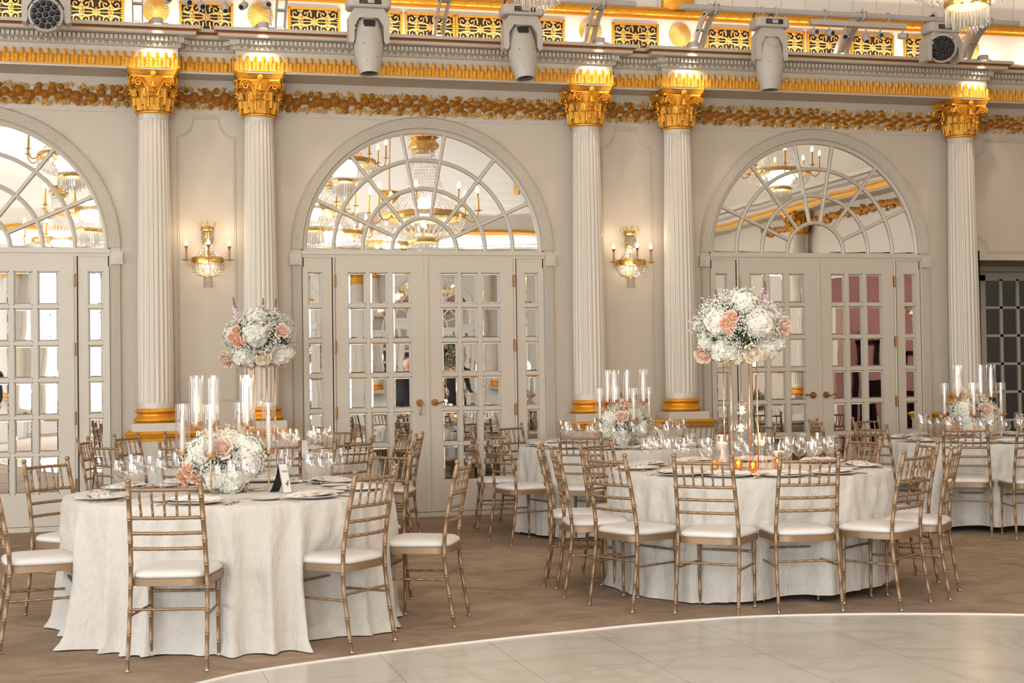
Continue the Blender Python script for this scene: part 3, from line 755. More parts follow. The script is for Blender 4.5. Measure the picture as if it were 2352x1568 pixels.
# ------------------------------------------------------------------ cove lighting on the cornice ledge, then added ceiling fill
for k in (-1, 0, 1, 2):
    area('cove_strip', (k*P-.0, -.52, 4.625), (k*P, -.36, 4.9), 4.0, .03, 26, (1.0, .80, .62))
area('cove_uplight', (-2, YF+.42, 4.619), (-2, YF+2.6, 6.9), 18, .06, 480, (.94, .97, 1.0))  # unseen strips added to lighten the ceiling met in the mirrors
area('cove_uplight', (XL+.42, -11, 4.64), (XL+2.6, -11, 6.9), .06, 18, 480, (.94, .97, 1.0))
# ------------------------------------------------------------------ gilt grilles, sunburst medallions, swag corbels on the attic wall
def grille(x, label, first=None):
    if first: return dup(first, (x, -.35, 4.752), 0, label)
    t = thing('ornamental_grille', label, 'grille', (x, -.35, 4.752), 0, 'gilt grilles on the cove wall')
    W, H_ = .246, .135; mb = MB()
    for a, b, c_, d_ in ((-W, W, H_-.022, H_), (-W, W, -H_, -H_+.022), (-W, -W+.022, -H_, H_), (W-.022, W, -H_, H_)): mb.box(a, b, -.022, 0, c_, d_)
    obj('frame', mb, M['gold'], t)
    mb = MB(); mb.box(-W+.02, W-.02, -.004, -.001, -H_+.02, H_-.02); obj('backing', mb, M['dark'], t)
    s = MB()
    def spiral(cx, cz, r, a0, turns, dr=1, w=.0075):
        pts = []; rad = []
        for i in range(20):
            u = i/19; th = a0+dr*turns*2*pi*u; rr = r*(1-.86*u); pts.append((cx+rr*cos(th), -.014, cz+rr*sin(th))); rad.append(w*(1-.35*u))
        s.tube(pts, rad, 5); s.ball((pts[-1][0], -.014, pts[-1][2]), .009, 6, 4)
    for sx in (-1, 1):
        for sz in (-1, 1):
            for cx, cz, r, a0 in ((.178, .072, .044, pi), (.085, .072, .040, 0), (.178, .0, .0, 0)):
                if r: spiral(sx*cx, sz*cz, r, (a0 if sx > 0 else pi-a0), .95*1.0, sx*sz*(1 if a0 else -1))
            s.tube([(sx*.02, -.014, sz*.02), (sx*.06, -.014, sz*.035), (sx*.12, -.014, sz*.03), (sx*.17, -.014, sz*.028), (sx*.222, -.014, sz*.045)], [.008, .008, .007, .008, .005], 5)
            s.tube([(sx*.13, -.014, sz*.115), (sx*.125, -.014, sz*.07), (sx*.135, -.014, sz*.03), (sx*.15, -.014, 0)], [.006, .008, .007, .007], 5)
            s.tube([(sx*.04, -.014, sz*.112), (sx*.03, -.014, sz*.08), (sx*.03, -.014, sz*.045)], [.006, .010, .006], 5)
            for (lx, lz, a, L) in ((.13, .09, .6, .04), (.13, .09, 2.4, .04), (.21, .02, .3, .03), (.06, .02, .9, .04), (.215, .1, 2.2, .03), (.10, .02, 1.5, .035), (.04, .1, -.4, .03)):
                ca = a if sx > 0 else pi-a; ca = ca if sz > 0 else -ca
                leafm = MB(); leaf_bump(leafm, (sx*lx, sz*lz), ca, L); s.join(leafm)
    for i in range(8): leafm = MB(); leaf_bump(leafm, (0, 0), i*pi/4, .05); s.join(leafm)
    s.ball((0, -.014, 0), .012, 8, 5)
    s.tube([(-.224, -.012, 0), (.224, -.012, 0)], .004, 5)
    for a in (-.12, .12): leafm = MB(); [leaf_bump(leafm, (a, 0), i*pi/3, .032) for i in range(6)]; s.join(leafm)
    obj('scrollwork', s, M['gold_light'], t, smooth=True, auto=60)
    return kids(t)
GX = []
for k in (-1, 0, 1): GX += [k*P+d for d in (-1.105, -.505, .01, .51, 1.12)]+[k*P+P/2]
GX = [x for x in GX if -4.2 < x < 5.6]
ordn = ['first', 'second', 'third', 'fourth', 'fifth', 'sixth', 'seventh', 'eighth', 'ninth', 'tenth', 'eleventh', 'twelfth', 'thirteenth', 'fourteenth', 'fifteenth', 'sixteenth', 'seventeenth']
g0 = None
for i, x in enumerate(GX):
    lab = 'gilt openwork scroll grille above the cornice, %s from the left' % ordn[i]
    g = grille(x, lab, g0); g0 = g0 or g
def medallion():
    t = MB(); n = 64
    vs = [(0, -.036, 0)]
    for r, h in ((.02, .034), (.108, .022), (.118, .020), (.12, .002)):
        for k in range(n):
            a = 2*pi*k/n; q = .012 if (k % 2 and r < .1195 and r > .03) else 0; vs.append((r*.98*cos(a), -h+q, r*1.02*sin(a)))
    fs = [(0, 1+(k+1) % n, 1+k) for k in range(n)]
    for j in range(3): fs += [(1+j*n+k, 1+j*n+(k+1) % n, 1+(j+1)*n+(k+1) % n, 1+(j+1)*n+k) for k in range(n)]
    t.add(vs, fs); return t
o0 = None
for i, x in enumerate((-2.56, -1.61, 1.635, 2.58, 5.86)):
    lab = 'round gilt sunburst medallion above the cornice, %s from the left' % ordn[i]
    if o0 is None: o0 = obj('sunburst_medallion', medallion(), M['gold_light']); o = o0
    else: o = o0.copy(); col.objects.link(o)
    o.location = (x, -.35, 4.79); tag(o, lab, 'medallion', 'sunburst medallions on the cove wall')
def corbel():
    mb = MB(); nx, nz = 12, 12; W = .17
    vs = []
    for j in range(nz+1):
        v = j/nz; z = .46*(1-v)
        for i in range(nx+1):
            u = -1+2*i/nx; x = u*W*(1-.06*v); sag = (1-u*u)
            f = .012*sin((v*5+sag*1.1)*2*pi)
            vs.append((x, -.05-.03*sag-f*.8-.10*(1-v)**2, z+.0))
    mb.add(vs, [(j*(nx+1)+i, (j+1)*(nx+1)+i, (j+1)*(nx+1)+i+1, j*(nx+1)+i+1) for j in range(nz) for i in range(nx)])
    mb.box(-W, W, -.05, .03, 0, .46)
    return mb
o0 = None
for i, (x, lab) in enumerate(((2.56, 'gilt draped corbel on the ceiling cove above the fourth column'), (5.80, 'gilt draped corbel behind the crystal chandelier'))):
    if o0 is None: o0 = obj('draped_corbel', corbel(), M['gold'], smooth=True, auto=60); o = o0
    else: o = o0.copy(); col.objects.link(o)
    o.location = (x, -.33, 5.03); tag(o, lab, 'corbel', 'draped corbels on the ceiling cove')

# ------------------------------------------------------------------ stage lighting: pipes, arms, moving heads, spotlight bars, pucks
PY, PZ = -1.0, 4.905
for x0, x1, lab in ((-6.0, -2.45, 'pale pipe carrying the wash light over the far left column'), (-1.87, 1.888, 'pale pipe above the middle mirrored doors carrying two moving heads'), (2.34, 6.03, 'long pale pipe above the right mirrored doors')):
    mb = MB(); mb.tube([(x0, PY, PZ), (x1, PY, PZ)], .030, 14); mb.tube([(x0-.001, PY, PZ), (x0, PY, PZ)], .024, 14)
    tag(obj('lighting_pipe', mb, M['grey'], smooth=True, auto=40), lab, 'pipe')
def arm():
    mb = MB(); pf_ = [(-.40, 4.60), (-.46, 4.66), (-.56, 4.76), (-.70, 4.86), (-.86, 4.93), (-1.0, 4.955), (-1.03, 4.935), (-1.035, 4.90), (-1.0, 4.87), (-.9, 4.86), (-.78, 4.80), (-.68, 4.71), (-.60, 4.62), (-.595, 4.60)]
    n = len(pf_)
    for dx in (-.05, .035):
        vs = [(dx+e, y, z) for e in (0, .012) for y, z in pf_]
        mb.add(vs, [tuple(range(n)), tuple(range(2*n-1, n-1, -1))]+[(i, i+n, (i+1) % n+n, (i+1) % n) for i in range(n)])
    for y, z in ((-.50, 4.64), (-.66, 4.77), (-.84, 4.885)): mb.box(-.05, .047, y-.03, y+.03, z-.008, z+.008)
    mb.box(-.07, .07, -.60, -.36, 4.6, 4.61)
    return mb
t0 = None
for i, (x, lab) in enumerate(((-2.72, 'curved pale bracket above the leftmost column'), (-1.44, 'curved pale bracket just right of the second column'), (.06, 'curved pale bracket between the two hanging moving heads'), (1.56, 'curved pale bracket above the third column'), (2.70, 'curved pale bracket above the fourth column'), (4.27, 'curved pale bracket behind the row of small spotlights'), (5.68, 'curved pale bracket behind the crystal chandelier tip'))):
    if t0 is None:
        t0 = thing('pipe_bracket', lab, 'bracket', (x, 0, 0), 0, 'brackets holding the lighting pipes'); obj('arm', arm(), M['white'], t0)
        mb = MB(); mb.tube([(-.0, PY+.045*cos(a), PZ+.045*sin(a)) for a in [2*pi*k/14 for k in range(14)]], .012, 6, closed=True); mb.tube([(0, PY, PZ+.045), (0, PY, PZ+.075)], .010, 6)
        obj('clamp', mb, M['grey'], t0); kids(t0)
    else: dup(t0, (x, 0, 0), 0, lab)
def round_box(mb, w, d, h, r, z0, n=5, M_=None, taper=1.0):
    def ring(z, k):
        pts = []
        for cx, cy, a0 in ((w-r, d-r, 0), (-w+r, d-r, pi/2), (-w+r, -d+r, pi), (w-r, -d+r, 3*pi/2)):
            for i in range(n+1):
                a = a0+pi/2*i/n; pts.append(((cx+r*cos(a))*k, (cy+r*sin(a))*k, z))
        return pts
    L = [ring(z0, .93*taper), ring(z0+h*.12, 1*taper), ring(z0+h*.88, 1), ring(z0+h, .94)]; N = len(L[0])
    vs = sum(L, []); fs = [tuple(range(N-1, -1, -1)), tuple(range(3*N, 4*N))]
    for j in range(3): fs += [(j*N+k, j*N+(k+1) % N, (j+1)*N+(k+1) % N, (j+1)*N+k) for k in range(N)]
    mb.add(vs, fs, M_)
def head_common(t, S, deep=.13, panel_z=-.02, yoke_pan=0):
    b = MB(); round_box(b, .20*S, deep, .095, .05, -.05); obj('base_housing', b, M['white'], t, smooth=True, auto=35)
    pn = MB(); y = -deep-.002; pn.box(-.095*S, .105*S, y-.003, y+.004, -.025, .022); pq = obj('control_panel', pn, M['black'], t)
    sc_ = MB(); sc_.box(-.02, .04, y-.006, y-.003, -.018, .016); obj('display', sc_, M['grey'], pq)
    bt = MB()
    for i in range(3):
        for j in range(2): bt.ball((-.075*S+i*.016, y-.004, -.012+j*.018), .004, 6, 4)
    obj('button', bt, M['white'], pq)
    for s in (-1, 1):
        h = MB(); h.tube([(s*.07, 0, .045), (s*.07, 0, .09)], .014, 8); h.tube([(s*.07+.0, .04*cos(a), .125+.04*sin(a)) for a in [2*pi*k/12 for k in range(12)]], .012, 6, closed=True); obj('hook_clamp', h, M['grey'], t)
    c = MB(); c.tube(bez((-.16, 0, .04), (-.19, .0, .11), (-.08, -.02, .16), (-.05, 0, .12), 8), .007, 6); c.tube(bez((-.02, 0, .04), (0, .0, .10), (.03, -.02, .12), (.05, 0, .06), 8), .006, 6); obj('cable', c, M['black'], t)
def yoke(t, W, z1, z0, th=.052, dep=.075, pan=0, rnd=.05):
    y = MB(); out = [(-W, z0), (-W, z1-rnd*1.6), (-W+rnd, z1), (W-rnd, z1), (W, z1-rnd*1.6), (W, z0), (W-th*.7, z0-.012), (W-th, z0+.02), (W-th, z1-.16), (W-th-.045, z1-.085), (-W+th+.045, z1-.085), (-W+th, z1-.16), (-W+th, z0+.02), (-W+th*.7, z0-.012)]
    n = len(out); vs = [(x, e, z) for e in (-dep, dep) for x, z in out]
    M_ = Matrix.Rotation(pan, 4, 'Z')
    quads = [(0, 1, 12, 13), (1, 2, 10, 11), (1, 11, 12), (2, 3, 9, 10), (3, 4, 8, 9), (4, 5, 6, 7), (4, 7, 8)]
    fs = [q for q in quads]+[tuple(n+i for i in q[::-1]) for q in quads]+[(i, i+n, (i+1) % n+n, (i+1) % n) for i in range(n)]
    y.add(vs, fs, M_); obj('yoke', y, M['white'], t)
def profile_light(px, label, tilt=-.10, tz=.16, S=1.0, vent=False, pan=0):
    t = thing('moving_head_light', label, 'stage light', (px, PY, 4.775), 0, 'tall white moving heads on the pipes')
    head_common(t, S, .12)
    yoke(t, .185*S, -.052, -.36, pan=pan, dep=.07)
    hd = MB(); M_ = Matrix.Translation((0, 0, -.30)) @ Matrix.Rotation(pan, 4, 'Z') @ Matrix.Rotation(tilt, 4, 'X') @ Matrix.Rotation(tz*.35, 4, 'Y')
    hd.lathe([(.02, .165), (.07, .160), (.098, .13), (.112, .06), (.125, -.02), (.128, -.12), (.120, -.22), (.100, -.315), (.092, -.335), (.088, -.352), (.080, -.352), (.078, -.33), (.01, -.33)], 28, M=M_, rf=lambda a, z: 1+.06*abs(cos(a))**3 if z > -.2 else 1)
    hq = obj('lamp_head', hd, M['white'], t, smooth=True, auto=40)
    ln = MB(); ln.ball((0, 0, -.337), .070, 20, 8, .25, M=M_); obj('lens', ln, M['black'], hq, smooth=True)
    wn = MB()
    w0, z0_, z1_ = (.055, .055, .125)
    vs = []
    for z in (.060, .085, .112, .130):
        for i in range(7):
            u = -1+2*i/6; r = {.060: .116, .085: .112, .112: .108, .130: .104}[z]; x = u*w0*(1 if z > .07 else .8); vs.append((x, -sqrt(r*r-x*x)-.004, z))
    wn.add(vs, [(j*7+i, j*7+i+1, (j+1)*7+i+1, (j+1)*7+i) for j in range(3) for i in range(6)], M_)
    obj('window' if not vent else 'vent', wn, M['black'] if not vent else M['grey'], hq)
    for x, z in ((-.06, -.1), (.08, -.1), (-.03, -.26), (.06, -.22)):
        sk = MB(); sk.ball((x, -.117 if z > -.2 else -.105, z), .005, 6, 4, M=M_); obj('screw', sk, M['black'], hq)
    return t
profile_light(-.686, 'tall white moving head over the middle mirrored doors, nearer the second column', -.14, .0)
profile_light(.757, 'tall white moving head with black panel hanging nearer the third column', -.2, -.12)
profile_light(3.262, 'tall white moving head with a grey vent, above the right mirrored doors', -.03, .05, .88, True)
def wash_light(px, pz, label, tilt, pan, zb):
    t = thing('wash_light', label, 'stage light', (px, PY, zb), 0, 'round-faced wash lights on the pipes')
    head_common(t, .9, .11)
    yoke(t, .20, -.052, -.33, th=.05, dep=.085, rnd=.06)
    dz = pz-zb
    M_ = Matrix.Translation((0, 0, dz)) @ Matrix.Rotation(pan, 4, 'Z') @ Matrix.Rotation(tilt, 4, 'X')
    hd = MB(); R = [(.01, .13), (.09, .125), (.13, .08), (.15, .0), (.148, -.10), (.142, -.125), (.128, -.13), (.122, -.118), (.01, -.118)]
    hd.lathe(R, 36, M=M_ @ Matrix.Rotation(-pi/2, 4, 'X'))
    hq = obj('lamp_head', hd, M['white'], t, smooth=True, auto=40)
    fc = MB(); fc.tube([(0, -.117, 0), (0, -.119, 0)], .123, 32, M=M_); fq = obj('lens_plate', fc, M['black'], hq)
    for r, n in ((0, 1), (.052, 6), (.098, 12)):
        for k in range(n):
            a = 2*pi*k/n+.2; l = MB(); l.ball((r*cos(a), -.119, r*sin(a)), .021, 10, 6, M=M_); obj('lens', l, M['black'], fq, smooth=True)
    for a in (.7, 2.4, 3.9, 5.5):
        sk = MB(); sk.ball((.134*cos(a), -.131, .134*sin(a)), .006, 6, 4, M=M_); obj('screw', sk, M['black'], hq)
wash_light(-3.477, 4.535, 'white wash light with many black lenses, above the left mirrored doors', .12, .0, 4.80)
wash_light(5.135, 4.63, 'white wash light with many black lenses, beside the crystal chandelier tip', .32, -.45, 4.81)
def small_spot(x, z, yaw_, pit, label, cord=0):
    t = thing('track_spotlight', label, 'spotlight', (x, PY, z), 0, 'small grey spotlights under the pipes')
    Mz = Matrix.Rotation(yaw_, 4, 'Z') @ Matrix.Rotation(pit, 4, 'X')
    b = MB(); b.tube([(0, -.05, 0), (0, -.045, 0), (0, .02, 0), (0, .045, 0)], [.028, .032, .032, .024], 16, M=Mz); h = obj('lamp_head', b, M['grey'], t, smooth=True, auto=40)
    f = MB(); f.tube([(0, -.052, 0), (0, -.047, 0)], .022, 14, M=Mz); obj('lens', f, M['black'], h)
    s = MB(); s.tube([(0, 0, .02), (0, 0, .10)], .009, 8); obj('stem', s, M['grey'], t)
    if cord: s = MB(); s.tube(bez((.02, .03, .02), (.06, .06, -.03), (.02, .05, -.1), (.05, .1, -.16), 8), .006, 6); obj('cable', s, M['grey'], t)
for i, (x, z) in enumerate(((3.742, 4.722), (3.906, 4.716), (4.081, 4.702), (4.304, 4.690), (4.462, 4.718), (4.708, 4.722))):
    small_spot(x, z, (.1, .3, -.5, -.1, -.3, .8)[i], (.2, .2, .5, 1.1, .2, .1)[i], 'small grey spotlight on the pale bar, %s of the row from the left' % ordn[i])
mb = MB(); mb.box(3.70, 4.74, PY-.035, PY+.035, 4.79, 4.838); t = thing('spotlight_bar', 'pale square bar hung from the long pipe with small spotlights below', 'bar'); obj('housing', mb, M['white'], t)
for x in (3.86, 4.55): mb = MB(); mb.tube([(x, PY, 4.838), (x, PY, 4.86)], .012, 6); mb.tube([(x, PY+.042*cos(a), PZ+.042*sin(a)) for a in [2*pi*k/12 for k in range(12)]], .010, 6, closed=True); obj('hook_clamp', mb, M['grey'], t)
for i, (x, z) in enumerate(((-2.461, 4.728), (-2.292, 4.717), (-2.172, 4.696), (-1.964, 4.690), (-1.8, 4.710), (-1.6, 4.725))):
    small_spot(x, z, (.2, .4, .3, .1, -.6, .3)[i], (.1, .3, .5, 1.0, .5, .1)[i], 'small grey spotlight above the first pair of columns, %s from the left' % ordn[i], cord=(i in (2, 5)))
mb = MB(); mb.box(-2.50, -1.55, PY-.035, PY+.035, 4.80, 4.848); tag(obj('spotlight_bar', mb, M['white']), 'pale square bar just showing over the spotlights between the first columns', 'bar')
t0 = None
for i, (x, lab) in enumerate(((-2.55, 'above the leftmost column'), (-1.60, 'above the second column'), (1.65, 'above the third column'), (2.63, 'above the fourth column'), (5.87, 'above the column beside the dark passage'))):
    lab = 'round white downlight clipped to the cornice '+lab
    if t0 is None:
        t0 = thing('puck_downlight', lab, 'downlight', (x, -.60, 4.62), 0, 'downlights clipped to the cornice')
        mb = MB(); mb.lathe([(.001, .04), (.05, .04), (.052, .036), (.052, -.008), (.046, -.012), (.044, -.006), (.001, -.006)], 24); obj('housing', mb, M['white'], t0, smooth=True, auto=40)
        mb = MB(); mb.disc(.044, -.0065, 20); obj('lens', mb, M['puckface'], t0)
        mb = MB(); mb.tube([(-.11, .01, -.004), (.10, .01, -.004)], .010, 6); obj('mounting_bar', mb, M['grey'], t0)
        mb = MB(); mb.tube(bez((-.05, 0, .02), (-.06, 0, .03), (-.07, .01, .0), (-.068, .0, -.01), 6), .007, 6); obj('wire', mb, M['bronze'], t0); kids(t0)
    else: dup(t0, (x, -.60, 4.62), 0, lab)
    spot('puck_light', (x, -.66, 4.59), (x, -.40, 4.15), 38, (1.0, .84, .62), 80, .9, .02)
# ------------------------------------------------------------------ crystal wall sconces and chandeliers
def swags(mb, rings, n, bead=.009, jitter=.2, sag=0):
    """strands of cut beads running through the given (r, z) profile"""
    for k in range(n):
        a = 2*pi*k/n
        for (r0, z0), (r1, z1) in zip(rings, rings[1:]):
            L = sqrt((r1-r0)**2+(z1-z0)**2); m_ = max(1, int(L/(bead*2.3)))
            for i in range(m_):
                u = (i+.5)/m_; r = r0+(r1-r0)*u-sag*sin(pi*u); aa = a+random.uniform(-jitter, jitter)*.05
                mb.octa((r*cos(aa), r*sin(aa), z0+(z1-z0)*u), bead*random.uniform(.75, 1.1), bead*1.15)
def sconce(label):
    t = thing('wall_sconce', label, 'wall light', (0, 0, 0), 0, 'crystal sconces between the paired columns')
    mb = MB(); mb.box(-.02, .02, -.02, 0, -.24, .22); mb.tube([(0, 0, -.1), (0, -.06, -.1)], .014, 8); obj('back_plate', mb, M['brass'], t)
    # crown
    mb = MB(); mb.lathe([(.048, .175), (.056, .18), (.058, .20), (.05, .215), (.06, .22)], 20, (0, -.075, 0), rf=lambda a, z: 1+.08*cos(8*a))
    for k in range(5):
        a = -pi*k/4; d = Vector((cos(a), sin(a), 0)); b = Vector((0, -.075, 0))
        mb.tube([b+d*.05+Vector((0,0,.21)), b+d*.062+Vector((0,0,.26)), b+d*.085+Vector((0,0,.268)), b+d*.10+Vector((0,0,.245)), b+d*.10+Vector((0,0,.22))], .0035, 5)
    mb.tube([(0, -.075, .2), (0, -.075, .275)], .003, 5)
    obj('crown', mb, M['brass'], t, smooth=True, auto=50)
    mb = MB(); mb.lathe([(.042, .05), (.05, .055), (.05, .07), (.042, .075)], 16, (0, -.075, 0)); mb.lathe([(.125, -.135), (.148, -.13), (.15, -.09), (.145, -.075), (.13, -.07)], 32, (0, -.10, 0), rf=lambda a, z: 1+.02*cos(16*a)); mb.lathe([(.035, -.262), (.045, -.258), (.045, -.25), (.035, -.246)], 16, (0, -.10, 0))
    obj('ring', mb, M['brass'], t, smooth=True, auto=50)
    cr = MB(); swags(cr, [(.045, .17), (.04, .07)], 16, .0085, sag=-.012); swags(cr, [(.05, .05), (.075, -.02), (.135, -.08)], 20, .0085, sag=.012); swags(cr, [(.14, -.135), (.135, -.18), (.10, -.225), (.045, -.252)], 22, .0095, sag=-.01)
    for v in range(16):
        a = 2*pi*v/16
        for j in range(5): cr.octa((.038*cos(a), .038*sin(a), -.275-j*.018), .0045, .010)
    cr.v = [(x, y-.10, z) for x, y, z in cr.v]; o = obj('crystal_strands', cr, M['crystal'], t); o['kind'] = 'stuff'
    for k, s in ((-1, -1), (0, 0), (1, 1)):
        b = Vector((0, -.10, -.105)); d = Vector((sin(k*1.30), -cos(k*1.30), 0)); e = b+d*.205
        am = MB(); am.tube(bez(b+d*.14, b+d*.17+Vector((0,0,-.075)), e+Vector((0,0,-.07)), e+Vector((0,0,.0)), 12), .0045, 6); am.tube([b+d*.145, b+d*.145+Vector((0,0,.035))], .003, 5)
        aq = obj('arm', am, M['brass'], t, smooth=True)
        dp = MB(); dp.lathe([(.003, -.006), (.02, -.003), (.042, .006), (.044, .009), (.02, .003), (.003, .0)], 20, e); obj('drip_pan', dp, M['brass'], aq, smooth=True)
        cn = MB(); cn.lathe([(.010, .0), (.0095, .095), (.0001, .096)], 12, e); obj('candle_sleeve', cn, M['oldbrass'], aq, smooth=True, auto=50)
        cu = MB(); cu.lathe([(.010, .09), (.008, .10), (.012, .115), (.018, .135), (.015, .136), (.001, .13)], 14, e); obj('socket', cu, M['oldbrass'], aq, smooth=True, auto=50)
        bl = MB(); bl.lathe([(.006, .134), (.0145, .15), (.015, .158), (.010, .174), (.004, .186), (.0005, .192)], 14, e); obj('bulb', bl, M['bulb'], aq, smooth=True)
        if k:
            dr = MB(); c = b+d*.13+Vector((0, 0, -.10)); dr.tube([c+Vector((.016*sin(a)*(1.1-.3*cos(a)), 0, -.03-.024*cos(a))) for a in [2*pi*i/14 for i in range(14)]], .002, 4, closed=True); dr.tube([c+Vector((0,0,.01)), c+Vector((0,0,-.01))], .0015, 4); obj('drop', dr, M['crystal'], aq)
    for z, y in ((-.17, -.11), (.02, -.09)): 
        b = MB(); b.ball((.0, y, z), .014, 10, 6); obj('bulb', b, M['bulb'], t, smooth=True)
    for x in (-.045, .045):
        b = MB(); b.ball((x, -.12, -.16), .016, 10, 6); obj('bulb', b, M['bulb'], t, smooth=True)
    return kids(t)
s0 = sconce('gold and crystal wall sconce between the first two columns'); s0.location = (-2.105, 0, 2.605)
s1 = dup(s0, (2.105, 0, 2.605), 0, 'gold and crystal wall sconce between the third and fourth columns')
for x in (-2.105, 2.105):
    for dx, dy in ((-.2, -.155), (0, -.31), (.2, -.155)): point('sconce_light', (x+dx, dy, 2.76+.02), 1.1, WARM, .015)
    point('sconce_light', (x, -.13, 2.44), 1.6, WARM, .05); point('sconce_light', (x, -.11, 2.62), .9, WARM, .03)
def chandelier(label):
    t = thing('crystal_chandelier', label, 'chandelier', (0, 0, 0))
    mb = MB(); mb.tube([(0, 0, 1.2), (0, 0, 2.56)], .012, 8); obj('chain', mb, M['brass'], t)
    mb = MB(); mb.lathe([(.10, 1.10), (.14, 1.11), (.15, 1.15), (.12, 1.19), (.16, 1.22)], 24, rf=lambda a, z: 1+.06*cos(10*a))
    obj('crown', mb, M['brass'], t, smooth=True, auto=50)
    for r, z in ((.42, .42), (.155, .185), (.09, 1.1)):
        mb = MB(); mb.lathe([(r-.012, z-.03), (r, z-.03), (r+.006, z), (r, z+.03), (r-.012, z+.03)], 40, rf=lambda a, z: 1+.012*cos(24*a)); obj('ring', mb, M['brass'], t, smooth=True, auto=50)
    cr = MB(); swags(cr, [(.11, 1.1), (.14, .9), (.22, .66), (.40, .45)], 34, .013, sag=.01); swags(cr, [(.42, .39), (.40, .30), (.32, .235), (.165, .19)], 44, .0125, sag=-.012)
    o = obj('crystal_strands', cr, M['crystal'], t); o['kind'] = 'stuff'
    dr = MB()
    for r, n, L in ((.148, 34, .10), (.10, 24, .135), (.055, 12, .16)):
        for k in range(n):
            a = 2*pi*k/n; l = L*random.uniform(.85, 1.1); x, y = r*cos(a), r*sin(a)
            dr.octa((x, y, .158), .006, .008)
            dr.add([(x+.005*cos(b), y+.005*sin(b), zz) for zz in (.145, .145-l) for b in (0, pi/2, pi, 3*pi/2)], [(0,1,5,4),(1,2,6,5),(2,3,7,6),(3,0,4,7)])
            dr.octa((x, y, .14-l), .0075, .016)
    obj('crystal_drops', dr, M['crystal'], t)['kind'] = 'stuff'
    for k in range(8):
        a = 2*pi*k/8; d = Vector((cos(a), sin(a), 0))
        mb = MB(); mb.tube(bez(d*.42+Vector((0,0,.42)), d*.5+Vector((0,0,.30)), d*.56+Vector((0,0,.36)), d*.56+Vector((0,0,.46)), 10), .008, 6); mb.lathe([(.004, 0), (.045, .012), (.004, .004)], 14, d*.56+Vector((0,0,.46))); mb.lathe([(.013, 0), (.012, .16), (.02, .19), (.001, .19)], 10, d*.56+Vector((0,0,.46)))
        aq = obj('arm', mb, M['brass'], t, smooth=True, auto=50)
        b = MB(); b.lathe([(.008, .19), (.02, .215), (.012, .25), (.001, .27)], 10, d*.56+Vector((0,0,.46))); obj('bulb', b, M['bulb'], aq, smooth=True)
    for k in range(6):
        a = 2*pi*k/6; b = MB(); b.ball((.075*cos(a), .075*sin(a), .215), .026, 10, 6); obj('bulb', b, M['bulb'], t, smooth=True)
    for k in range(6):
        a = 2*pi*k/6+.4; b = MB(); b.ball((.25*cos(a), .25*sin(a), .36), .026, 10, 6); obj('bulb', b, M['bulb'], t, smooth=True)
    return kids(t)
ch0 = chandelier('crystal chandelier whose beaded tip hangs in front of the long lighting pipe'); ch0.location = (3.0, -4.9, 3.79)
c = dup(ch0, (10.5, -8.9, 2.25), 0, 'small crystal chandelier in the pink lit room, met in the right mirrored doors', 'chandeliers met in the mirrors'); c.scale = (.45,)*3
for x, y in CH:
    if (x, y) == (3.0, -4.9): continue
    if (x, y) == (-.15, -4.9): c = dup(ch0, (x, y, 3.79), .3, 'crystal chandelier barely dipping into view over the second hanging moving head'); continue
    k_ = CH.index((x, y)); c = dup(ch0, (x, y, 3.79), .3, 'crystal chandelier met in the mirrors, hanging %s' % {2: 'beyond the far right table', 3: 'near the left wall over the near tables', 4: 'over the middle of the dance floor', 5: 'over the right of the dance floor', 6: 'closest to the pink lit room', 7: 'over the left end of the dance floor', 8: 'nearest the doors behind the viewer', 9: 'nearest the tall windows', 10: 'centrally beyond the dance floor', 11: 'left of centre beyond the dance floor'}[k_], 'chandeliers met in the mirrors')
    if y < -6: c.scale = (1.35,)*3; c.location.z = 3.55
    if k_ == 5: c.scale = (1.6,)*3; c.location.z = 3.32
# ------------------------------------------------------------------ dance floor
EDGE = [(-4.6, -9.6), (-3.6, -8.3), (-2.9, -7.55), (-2.383, -7.088), (-2.113, -6.906), (-1.55, -6.69), (-.923, -6.517), (-.4, -6.41), (.072, -6.325), (.609, -6.292), (1.101, -6.372), (1.572, -6.509), (2.125, -6.736), (2.8, -7.15), (3.6, -7.8), (4.6, -9.2), (5.2, -11), (5.0, -13), (4, -15), (1, -16.6), (-2, -16), (-4.4, -13.6), (-5, -11.4)]
def smooth_loop(P_, k=5):
    out = []; n = len(P_)
    for i in range(n):
        p0, p1, p2, p3 = [Vector(P_[(i+d) % n]) for d in (-1, 0, 1, 2)]
        for j in range(k):
            t = j/k; out.append(.5*((2*p1)+(p2-p0)*t+(2*p0-5*p1+4*p2-p3)*t*t+(3*p1-p0-3*p2+p3)*t**3))
    return out
SE = [Vector((p.x, p.y-.03)) for p in smooth_loop(EDGE)]
t = thing('dance_floor', 'pale marbled dance floor with a curved white edge in the foreground', 'dance floor')
mb = MB(); n = len(SE)
mb.add([(p.x, p.y, .010) for p in SE]+[(p.x, p.y, .0) for p in SE], [tuple(range(n-1, -1, -1))]+[(i, n+i, n+(i+1) % n, (i+1) % n) for i in range(n)])
o = obj('floor_panel', mb, M['marble'], t)
mb = MB(); mb.tube([(p.x, p.y, .010) for p in SE], .015, 8, closed=True, flat=.55); obj('edge_strip', mb, mat('white_edge', (.72, .69, .66), .45), t, smooth=True)

